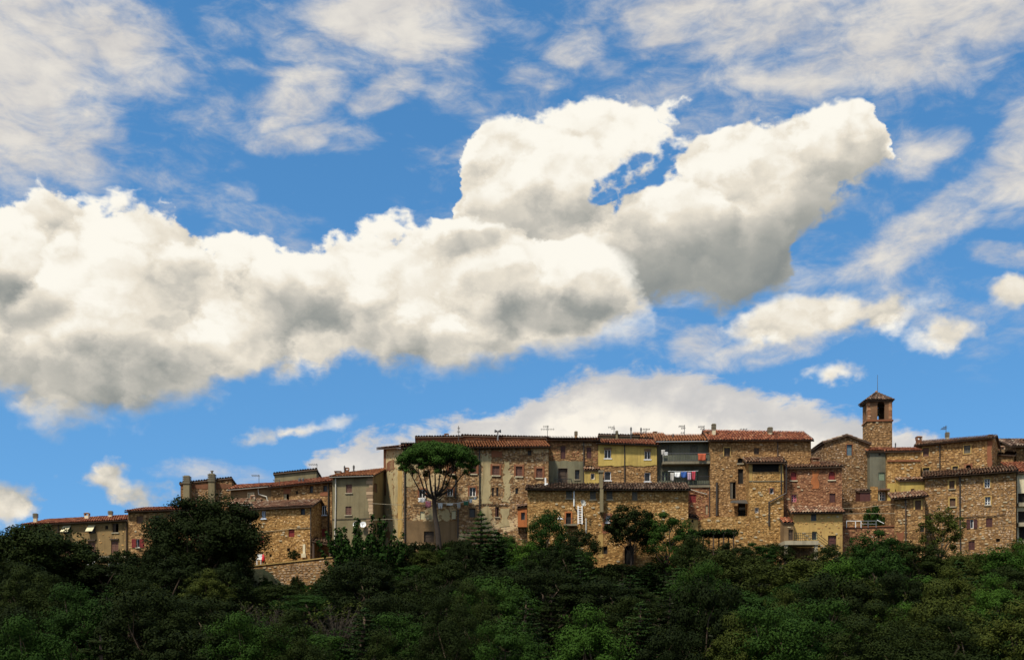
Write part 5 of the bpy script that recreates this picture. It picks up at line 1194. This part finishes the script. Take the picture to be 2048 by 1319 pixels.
# ------------------------------------------------------------------ aerials on the roofs
def aerial(label, px, ytop, ybase, Y, arms, name='aerial'):
    """arms: (py, px from, px to, number of cross rods)"""
    t = thing(name, label, 'antenna', at(px, ybase, Y)); put(MB().tube([at(px, ybase + 5, Y), at(px, ytop, Y)], .026, 6), 'mast', 'steel_dark', t)
    for py, xa, xb, n in arms:
        m = MB().bar(at(xa, py, Y), at(xb, py, Y), .03)
        for k in range(n):
            p = at(xa + (xb - xa) * (k + .5) / n, py, Y); m.bar(p - Vector((0, .45, 0)), p + Vector((0, .45, 0)), .018); m.bar(p - Vector((0, 0, .12)), p + Vector((0, 0, .12)), .016)
        put(m, 'boom', 'steel_dark', t)
aerial('aerial with single long boom on the grey rear house', 634, 927, 941, 118.8, [(928.5, 617, 635, 5)])
aerial('aerial with single long boom above the brown rendered house', 518, 949, 968, 113.8, [(950.5, 503, 519, 5)])
aerial('short aerial on the long red tiled roof', 559, 958, 976, 111.9, [(960, 546, 560, 4)])
aerial('tall thin aerial on the palazzo roof beside its brick storey', 917, 851, 886, 113.0, [(856, 915, 920, 2), (863, 914, 921, 2), (872, 917, 924, 2)])
aerial('wide double boom aerial above the end of the palazzo roof', 1095, 850, 877, 113.0, [(852.5, 1086, 1098, 4), (858, 1081, 1109, 6), (872.5, 1080, 1102, 4)])
aerial('aerial rising behind the yellow house parapet', 1228, 850, 873, 117.0, [(854, 1216, 1229, 4), (857, 1222, 1231, 2)])
aerial('aerial next to the thin pipe on the low brown roof', 1292.5, 856, 874, 117.2, [(858, 1285, 1300, 5), (863, 1286, 1292, 2)])
aerial('aerial with looped boom above the balcony house', 1369, 849, 872, 114.5, [(852, 1357, 1370, 5), (856, 1362, 1371, 3), (865, 1361, 1369, 2)])
aerial('aerial with single boom beside the brick chimney of the balcony house', 1408, 850, 874, 113.8, [(853, 1396, 1409, 5), (857, 1400, 1410, 2)])
aerial('low aerial lying along the red roof of the big stone house', 1488, 857, 866, 114.8, [(858, 1479, 1495, 3)])
aerial('aerial on the ribbed chimney of the round window house', 1892, 850, 866, 116.0, [(857, 1882, 1893, 4), (854, 1886, 1893, 2)])
aerial('flat aerial on the ridge of the round window house', 1930, 873, 879, 115.0, [(876, 1924, 1934, 3)])
t = thing('horn_loudspeaker', 'pair of horn loudspeakers on a pole above the palazzo', 'loudspeaker', at(995.5, 885, 113.4)); put(MB().tube([at(995.5, 888, 113.4), at(995.5, 862, 113.4)], .075, 8), 'pole', 'metal', t)
for s_ in (-1, 1):
    a = at(995.5, 862, 113.4); m = MB(); m.tube([a + Vector((s_ * .04, 0, 0)), a + Vector((s_ * .18, -.05, .0)), a + Vector((s_ * .26, -.08, 0))], [.07, .10, .17], 10); put(m, 'horn', 'steel_dark', t)

# ------------------------------------------------------------------ vine pergola
t = thing('vine_pergola', 'low pergola roofed with dark vine below the terrace wall', 'pergola', (X(1420, 106), 106, 9)); z1 = Zp(1067, 106)
for px in (1384, 1404, 1424, 1444, 1464):
    for Y in (105.2, 107.6): put(MB().box(X(px, 106) - .05, X(px, 106) + .05, Y, Y + .1, 7, z1), 'post', 'wood_dark', t)
for Y in (105.2, 107.6): put(MB().box(X(1378, 106), X(1470, 106), Y, Y + .1, z1, z1 + .1), 'beam', 'wood_dark', t)
PERG = t

# ================================================================== vegetation
def leaf_quads(mb, rng, c, n, r, size, out=None, squash=.8, flat=0.0):
    """n leaves in a lumpy clump of radius r round c"""
    for _ in range(n):
        d = Vector((rng.gauss(0, 1), rng.gauss(0, 1), rng.gauss(0, 1))); d.normalize()
        k = r * (rng.random() ** .45); p = c + Vector((d.x * k, d.y * k, d.z * k * squash))
        nn = (d * 1.5 + Vector((rng.uniform(-.8, .8), rng.uniform(-.8, .8), rng.uniform(-.4, .9) + flat))).normalized()
        a = nn.cross(Vector((rng.uniform(-1, 1), rng.uniform(-1, 1), rng.uniform(-1, 1))))
        if a.length < 1e-3: continue
        a.normalize(); b = nn.cross(a); s = size * rng.uniform(.6, 1.35); a *= s * .5; b *= s * .32; i = len(mb.v)
        mb.v += [tuple(p - a), tuple(p - b * 1.0 + a * .1), tuple(p + a), tuple(p + b * 1.0 + a * .1)]; mb.f.append((i, i + 1, i + 2, i + 3)); mb.mi.append(0)

def limbs(rng, mb, base, tips, r0, wig=.12):
    for tip in tips:
        tip = Vector(tip); L = (tip - base).length; p1 = base.lerp(tip, .35) + Vector((rng.uniform(-1, 1), rng.uniform(-1, 1), rng.uniform(0, 1))) * L * wig; p2 = base.lerp(tip, .7) + Vector((rng.uniform(-1, 1), rng.uniform(-1, 1), rng.uniform(-.3, .7))) * L * wig
        mb.tube([base, p1, p2, tip], [r0, r0 * .75, r0 * .45, r0 * .15], 5, caps=False)

def broad(seed, h=7.0, w=6.0, lobes=46, per=210, leaf=.24, base=.22, shape=0.0, lob_r=.17, tk=1.0):
    """broadleaf tree: trunk, limbs to every lobe, leaves in uneven lobes over an ellipsoid crown"""
    rng = random.Random(seed); tr, cr = MB(), MB(); tr.sm = True; fork = Vector((rng.uniform(-.2, .2), rng.uniform(-.2, .2), h * base)); zc, rz = h * (base + .10 + (1 - base - .10) / 2), h * (1 - base - .10) / 2
    tips = []
    for k in range(lobes):
        t = (k + .5) / lobes; ph = k * 2.39996 + rng.uniform(-.4, .4); ct = 1 - 1.85 * t; st = math.sqrt(max(0, 1 - ct * ct)); q = rng.uniform(.55, 1.0) ** .6
        bump_ = 1 + .48 * mnoise.noise(Vector((math.cos(ph) * st * 1.6, math.sin(ph) * st * 1.6, ct * 1.6)) + Vector((seed, 0, 0)))
        p = Vector((math.cos(ph) * st * w * .42 * q * bump_, math.sin(ph) * st * w * .42 * q * bump_, zc + ct * rz * .88 * q * bump_))
        if shape: p.x *= 1 - shape * max(0, (p.z - zc) / rz); p.y *= 1 - shape * max(0, (p.z - zc) / rz)
        tips.append(p); leaf_quads(cr, rng, p, int(per * rng.uniform(.6, 1.3)), w * lob_r * rng.uniform(.6, 1.25), leaf, squash=.72)
    for _ in range(30):                                                   # stray sprays that break the outline
        d = Vector((rng.gauss(0, 1), rng.gauss(0, 1), abs(rng.gauss(.2, .8)))).normalized(); p = Vector((d.x * w * .50, d.y * w * .50, zc + d.z * rz * 1.02)); leaf_quads(cr, rng, p, 26, w * .06, leaf)
    tr.tube([(0, 0, -1.2), (0, 0, 0), tuple(fork * .5 + Vector((.06, .04, 0))), tuple(fork)], [h * .040 * tk, h * .034 * tk, h * .028 * tk, h * .026 * tk], 7); limbs(rng, tr, fork, tips[::3], h * .013 * tk)
    return tr, cr
def conifer(seed, h=8.0, w=5.0, tiers=15, leaf=.20):
    """open conifer: drooping whorls, each bough a flat spray"""
    rng = random.Random(seed); tr, cr = MB(), MB(); tr.sm = True; tr.tube([(0, 0, -1.2), (.05, 0, h * .5), (0, 0, h)], [h * .030, h * .02, .02], 7)
    for k in range(tiers):
        t = k / (tiers - 1); z = h * (.12 + .86 * t); R = w * .5 * (1 - t) ** .75 * rng.uniform(.8, 1.15) + .12; nb = max(4, int(9 * (1 - t) + 4))
        for j in range(nb):
            a = 2 * math.pi * (j + rng.uniform(-.3, .3)) / nb + k * .7; L = R * rng.uniform(.7, 1.15); d = Vector((math.cos(a), math.sin(a), 0)); tip = d * L + Vector((0, 0, z - L * .10 + L * .12)); tr.tube([(0, 0, z), tuple(d * L * .5 + Vector((0, 0, z - L * .12))), tuple(tip)], [.035, .025, .01], 4, caps=False)
            n = max(3, int(L / .16))
            for q in range(n):
                s = (q + 1) / n; p = d * L * s + Vector((0, 0, z - L * .16 * math.sin(s * 2.6) + .10 * s)); leaf_quads(cr, rng, p, 11, .20 + .16 * (1 - s), leaf, squash=.35, flat=.6)
    leaf_quads(cr, rng, Vector((0, 0, h)), 22, .18, leaf, squash=1.8)
    return tr, cr
def shoots(seed, h=4.0, w=5.5, n=84, leaf=.19, per=52):
    """bush of long upright shoots with leaves along them"""
    rng = random.Random(seed); tr, cr = MB(), MB()
    for k in range(n):
        a = rng.uniform(0, 6.283); r = w * .5 * math.sqrt(rng.random()); b0 = Vector((math.cos(a) * r * .25, math.sin(a) * r * .25, -.3)); tip = Vector((math.cos(a) * r, math.sin(a) * r, h * rng.uniform(.55, 1.05) * (1 - .35 * (r / (w * .5)) ** 2))); mid = b0.lerp(tip, .5) + Vector((math.cos(a), math.sin(a), 0)) * w * .06
        tr.tube([b0, mid, tip], [.05, .03, .010], 4, caps=False)
        for q in range(per):
            s = rng.random() ** .7; p = b0.lerp(mid, s * 2) if s < .5 else mid.lerp(tip, s * 2 - 1); leaf_quads(cr, rng, p, 3, .16, leaf)
    return tr, cr
def bare(seed, h=4.0, w=4.0, leaf=.14):
    """half-bare bush: many fine twigs, few leaves"""
    rng = random.Random(seed); tr, cr = MB(), MB()
    for k in range(70):
        a = rng.uniform(0, 6.283); r = w * .5 * math.sqrt(rng.random()); tip = Vector((math.cos(a) * r, math.sin(a) * r, h * rng.uniform(.5, 1.0))); m1 = Vector((math.cos(a) * r * .4, math.sin(a) * r * .4, tip.z * .5))
        tr.tube([(0, 0, -.4), m1, tip], [.04, .025, .006], 4, caps=False)
        for q in range(4):
            p = m1.lerp(tip, rng.uniform(.2, .9)); tr.tube([p, p + Vector((rng.uniform(-.5, .5), rng.uniform(-.5, .5), rng.uniform(.1, .6)))], [.012, .005], 3, caps=False)
        leaf_quads(cr, rng, tip, 10, .3, leaf)
    return tr, cr

PROTO = {}
def proto(key, maker, leafm, bark='bark'):
    tr, cr = maker; PROTO[key] = (tr.mesh('trunk', bark), cr.mesh('crown', leafm))
    vs = [q[2] for q in cr.v]; xs = [abs(q[0]) for q in cr.v] + [abs(q[1]) for q in cr.v]; xs.sort(); vs.sort()
    DIM[key] = (vs[int(len(vs) * .997)], xs[int(len(xs) * .99)] * 2)
DIM = {}
proto('round', broad(1, 8.5, 8.0, 90, 560, .20, .03, lob_r=.15), 'leaf_oak'); proto('great', broad(2, 9.5, 8.5, 92, 540, .20, .04, lob_r=.145, shape=.15), 'leaf_oak')
for k, (s_, lm) in enumerate(((3, 'leaf_mid'), (4, 'leaf_oak'), (5, 'leaf_dark'), (6, 'leaf_mid'))):
    proto('broad%d' % k, broad(s_, 7, 5.6, 26, 480, .17, .12, shape=(0, .35, .15, .5)[k], lob_r=(.16, .18, .15, .17)[k]), lm)
    proto('fine%d' % k, broad(s_ + 30, 7, 5.6, (28, 36, 22, 30)[k], 900, (.12, .10, .15, .13)[k], .12, shape=(.1, .45, 0, .6)[k], lob_r=(.15, .16, .17, .145)[k]), lm)
proto('leggy', broad(9, 6.5, 4.6, 34, 300, .18, .30, tk=.55), 'leaf_mid', 'bark_pine'); proto('open', broad(12, 6.0, 4.4, 28, 150, .17, .24, lob_r=.13, tk=.6), 'leaf_olive', 'bark_pine')
proto('cone0', conifer(7), 'leaf_blue'); proto('cone2', conifer(17, 9.5, 4.6, 20, .15), 'leaf_blue'); proto('cone1', conifer(8, 7.0, 5.6, 12), 'leaf_dark')
proto('shoots', shoots(10), 'leaf_mid'); proto('bare', bare(11), 'leaf_olive', 'twig'); proto('bush0', broad(13, 2.6, 3.4, 30, 150, .16, .02, lob_r=.17), 'leaf_mid'); proto('bush1', broad(14, 2.2, 3.0, 26, 140, .15, .02, lob_r=.17), 'leaf_dark')
NAMES = {'round': 'oak_tree', 'great': 'oak_tree', 'broad0': 'broadleaf_tree', 'broad1': 'broadleaf_tree', 'broad2': 'holm_oak', 'broad3': 'broadleaf_tree', 'leggy': 'broadleaf_tree', 'fine0': 'broadleaf_tree', 'fine1': 'broadleaf_tree', 'fine2': 'holm_oak', 'fine3': 'broadleaf_tree', 'open': 'broadleaf_tree', 'cone0': 'cedar_tree', 'cone1': 'conifer_tree', 'cone2': 'conifer_tree', 'shoots': 'fig_bush', 'bare': 'dry_bush', 'bush0': 'bush', 'bush1': 'bush'}
USED = {}
def tree(key, px, ptop, Y, label, wpx=None, group=None, lm=None, rz=None, cat='tree', hmin=None, base=None):
    """a tree whose crown tops out at picture row ptop, standing on the ground at distance Y"""
    x = X(px, Y); gz = ground_z(x, Y) if base is None else base; h = max(Zp(ptop, Y) - gz, hmin or 1.0); ph, pw = DIM[key]; sz = h / ph; sx = sz if wpx is None else (wpx / F * Y) / pw
    e = thing(NAMES[key], label, cat, (x, Y, gz), group); e.rotation_euler = (0, 0, random.uniform(0, 6.28) if rz is None else rz)
    k1 = random.uniform(.86, 1.16); e.rotation_euler.x, e.rotation_euler.y = random.uniform(-.07, .07), random.uniform(-.07, .07)
    for nm, me in zip(('trunk', 'crown'), PROTO[key]):
        o = bpy.data.objects.new(nm, me); COL.objects.link(o); o.parent = e; o.scale = (sx * k1, sx / k1, sz)
        if nm == 'crown' and lm:
            o.material_slots[0].link = 'OBJECT'; o.material_slots[0].material = MATS[lm]
    return e

# trees that can be told apart
tree('round', 75, 1052, 97, 'broad dark round-headed oak in front of the long low house', 235, rz=.4)
tree('great', 413, 998, 100, 'huge dense tree hiding the corner of the house with flues', 208, rz=1.1)
tree('broad2', 326, 1078, 98, 'dark tree leaning against the huge dense tree, below the red open shutters', 96, lm='leaf_dark')
tree('broad1', 470, 1072, 98.5, 'dark lower tree on the retaining wall side of the huge dense tree', 84, lm='leaf_oak')
tree('bush1', 245, 1098, 105, 'dark bush under the open red shutters', 60, cat='bush', lm='leaf_oak')
tree('shoots', 727, 1041, 101, 'fig bush with long upright shoots in front of the grey house', 165, cat='bush', rz=.2)
tree('cone0', 962, 1028, 102, 'pale green cedar in front of the palazzo', 135, rz=.6)
tree('broad3', 1012, 1066, 102.5, 'low green tree between the cedar and the orange closet', 70, lm='leaf_mid')
tree('broad2', 925, 1080, 101, 'dark tree at the foot of the umbrella pine', 70, lm='leaf_dark')
tree('broad1', 1090, 1020, 103, 'tall green tree in front of the orange closet', 92, lm='leaf_mid')
tree('broad2', 1160, 1060, 103, 'dark tree below the white ladder', 84, lm='leaf_oak')
tree('leggy', 1264, 1009, 104.3, 'dark tree with bare trunk beside the arched doorway', 100, lm='leaf_dark', rz=2.0)
tree('broad0', 1332, 1026, 103.8, 'bright green tree hiding the end of the long stone house', 106, lm='leaf_mid')
tree('open', 1882, 1015, 104.5, 'thin open-crowned tree in front of the slanting eave house', 98, rz=.9)
tree('bush0', 1745, 1010, 109.0, 'green bush growing behind the white railing', 46, cat='bush', base=10.6)
tree('bush1', 1700, 1000, 111.6, 'dark bush at the top of the garden walls', 34, cat='bush', base=12.6)
for k, (px, pt) in enumerate(((535, 1160), (560, 1172), (592, 1152), (618, 1168), (642, 1158), (655, 1146))): tree('bush%d' % (k % 2), px, pt, 102.6, 'scrub bush growing against the foot of the retaining wall', 34, 'scrub along the retaining wall', cat='bush', hmin=.9, lm=('leaf_mid', 'leaf_olive', 'leaf_oak')[k % 3])
tree('bush0', 588, 1102, 106.3, 'small bush growing at the foot of the front stone house', 22, cat='bush', base=9.2, lm='leaf_oak')
# hedge at the palazzo's foot
for k, px in enumerate((812, 838, 862, 900, 925)): tree('bush1', px, 1083 - 4 * (px > 880) , 104.6, 'dark clipped bush in the row along the palazzo foot', 40, 'bushes along the palazzo foot', cat='bush', lm='leaf_dark', hmin=1.2)

# the wooded slope, row behind row: the crown line follows the photograph
LINE = [(-40, 1085), (60, 1085), (190, 1142), (245, 1140), (260, 1105), (300, 1090), (470, 1120), (500, 1178), (540, 1182), (650, 1178), (672, 1118), (790, 1112), (820, 1092), (930, 1085), (1010, 1070), (1120, 1078), (1180, 1100), (1195, 1130), (1290, 1132), (1380, 1088), (1470, 1074), (1560, 1074), (1580, 1118), (1636, 1112), (1650, 1080), (1790, 1082), (1850, 1100), (1960, 1102), (1990, 1078), (2090, 1065)]
KINDS = [('broad0', 'leaf_mid', 'green broadleaf tree among the dense wood on the slope'), ('broad1', 'leaf_oak', 'dull green broadleaf tree among the dense wood on the slope'), ('broad2', 'leaf_dark', 'very dark evergreen oak among the dense wood on the slope'),
         ('broad3', 'leaf_bright', 'bright green broadleaf tree among the dense wood on the slope'), ('cone1', 'leaf_dark', 'dark conifer among the dense wood on the slope'), ('cone0', 'leaf_blue', 'pale green conifer among the dense wood on the slope'), ('broad3', 'leaf_olive', 'olive green tree among the dense wood on the slope'), ('bare', None, 'half-bare brown bush in the wood on the slope')]
rng = random.Random(21); random.seed(33)
rows = [(102, 8, 66), (97, 36, 86), (91, 70, 100), (85, 104, 112), (78, 140, 124), (71, 178, 136), (64, 214, 150)]
ZONES = [(235, 'the long low house'), (500, 'the huge dense tree'), (680, 'the rubble retaining wall'), (800, 'the grey house'), (1055, 'the palazzo'), (1378, 'the long stone house'), (1567, 'the big stone house'), (1690, 'the concrete terrace'), (1790, 'the white railing'), (3000, 'the slanting eave house')]
for r, (Y, drop, step) in enumerate(rows):
    px = -60 + (r % 2) * step * .5
    while px < 2120:
        y0 = pline(LINE, px); flat = 1082 + drop
        top = y0 + rng.uniform(4, 14) if r == 0 else max(y0 + 14, y0 * .35 + flat * .65) + rng.choice((-34, -14, 0, 10, 24)) + rng.uniform(-10, 10)
        q = rng.random(); right = px > 1380
        if 500 < px < 680 and 2 <= r <= 4 and q < .4: k = 7
        elif right: k = rng.choices(range(7), (5, 3, 1.6, 1.6, .5, .5, 3.0))[0]
        elif px < 480: k = rng.choices(range(7), (.8, 3.5, 4.0, .3, 2.2, .5, 1.0))[0]
        else: k = rng.choices(range(7), (3, 3, 2.8, .8, 1.6, 1.5, .8))[0]
        key, lm, lb = KINDS[k]
        if 500 < px < 668 and r < 2: px += 30; continue
        if r == 0 and Zp(top, Y) - ground_z(X(px, Y), Y) < 2.8: key, lb = ('bush0', 'bush1')[k % 2], lb.replace('tree', 'bush').replace('evergreen oak', 'evergreen bush').replace('conifer', 'evergreen bush')
        if Y < 88: key = key.replace('broad', 'fine').replace('cone0', 'cone2')
        lb = lb.split(' among')[0].split(' in the')[0] + (' high on the slope', ' half way down the wood', ' low in the wood')[(r > 1) + (r > 4)] + ' below ' + next(z for e, z in ZONES if px < e)
        tree(key, px + rng.uniform(-16, 16), top, Y + rng.uniform(-2.5, 2.5), lb, step * rng.uniform(.95, 1.6), lb + ', look-alikes', lm, hmin=1.3 if r == 0 else 2.6, cat='bush' if key[:3] == 'bus' or key == 'bare' else 'tree')
        px += step * rng.uniform(.7, 1.05)

# undergrowth so that no bare soil shows between the trunks
rng = random.Random(6); ug = MB()
for _ in range(6500):
    Y = rng.uniform(60, 106.0); x = rng.uniform(-.47, .47) * Y; leaf_quads(ug, rng, Vector((x, Y, ground_z(x, Y) + rng.uniform(.1, .7))), 12, .75, .30, squash=.6)
u_ = ug.build('undergrowth', 'leaf_oak'); u_['kind'] = 'stuff'; u_['label'] = 'dark ground cover under the trees on the slope'; u_['category'] = 'undergrowth'
# vine leaves on the pergola
vm = MB(); rng = random.Random(4)
for _ in range(420): leaf_quads(vm, rng, Vector((rng.uniform(X(1376, 106), X(1472, 106)), rng.uniform(105, 107.8), Zp(1066, 106) + rng.uniform(-.15, .22))), 12, .3, .2, squash=.5)
put(vm, 'vine', 'leaf_vine', PERG, 'stuff')

# ------------------------------------------------------------------ the umbrella pine in front of the palazzo
PY = 105.0
pine = thing('umbrella_pine', 'umbrella pine with flat spreading crown in front of the palazzo', 'tree', at(878, 1100, PY)); rng = random.Random(77); tr = MB(); tr.sm = True
fork = at(871, 992, PY); fk2 = at(868, 998, PY)
tr.tube([at(879, 1125, PY), at(878.5, 1095, PY), at(875, 1058, PY), at(870, 1030, PY), at(869, 1012, PY), fk2, fork], [.30, .25, .215, .20, .19, .195, .18], 10)
cc = at(874, 935, PY); RX, RYy, RZ = 86 / F * PY, 3.3, 51 / F * PY
cr = MB()
pads = []
for k in range(150):
    a = k * 2.39996 + rng.uniform(-.3, .3); q = math.sqrt((k + .5) / 150) * rng.uniform(.92, 1.05); d = Vector((math.cos(a) * q, math.sin(a) * q, 0)); lum = 1 + .10 * mnoise.noise(Vector((d.x * 2.2, d.y * 2.2, 4)))
    z = cc.z + RZ * (math.sqrt(max(0, 1 - min(1, q * q) * .98)) * .98 - .10) * lum + .14 * mnoise.noise(Vector((d.x * 5, d.y * 5, 1)))
    p = Vector((cc.x + d.x * RX * .95 * lum, cc.y + d.y * RYy * lum, z)); pads.append((p, q))
    leaf_quads(cr, rng, p, int(230 * rng.uniform(.7, 1.3)), rng.uniform(.34, .66), .13, squash=.66, flat=.4)
    if q > .25 and rng.random() < .85: leaf_quads(cr, rng, p + Vector((d.x * -.25, d.y * -.25, -rng.uniform(.35, 1.05))), 120, rng.uniform(.32, .5), .13, squash=.6)
put(cr, 'crown', 'leaf_pine', pine)
main = []
for px, py, dy in ((838, 948, -.6), (824, 952, .5), (856, 944, 1.5), (872, 940, -1.4), (890, 944, 1.6), (906, 946, -.8), (920, 952, .6), (862, 950, -2.0), (895, 952, -1.9), (845, 944, 2.0), (880, 940, .4)):
    tip = at(px, py, PY) + Vector((0, dy, 0)); b0 = fork if px > 866 else fk2; mid = b0.lerp(tip, .5) + Vector(((tip.x - b0.x) * .16, dy * .1, -.22)); tr.tube([b0, b0.lerp(mid, .5) + Vector((0, 0, -.06)), mid, tip], [.115, .095, .07, .045], 6, caps=False); main.append(tip); main.append(mid.lerp(tip, .5))
for p, q in pads[::3]:
    b0 = min(main, key=lambda t: (t - p).length); m_ = b0.lerp(p, .5) + Vector((rng.uniform(-.1, .1), rng.uniform(-.1, .1), -.10)); tr.tube([b0, m_, p], [.034, .022, .010], 4, caps=False)
for pts in ((at(870, 1000, PY), at(862, 992, PY), at(852, 984, PY)), (at(872, 998, PY), at(884, 990, PY), at(896, 978, PY)), (at(871, 1002, PY), at(882, 997, PY), at(890, 988, PY))): tr.tube(pts, [.06, .04, .012], 5, caps=False)
put(tr, 'trunk', 'bark_pine', pine)
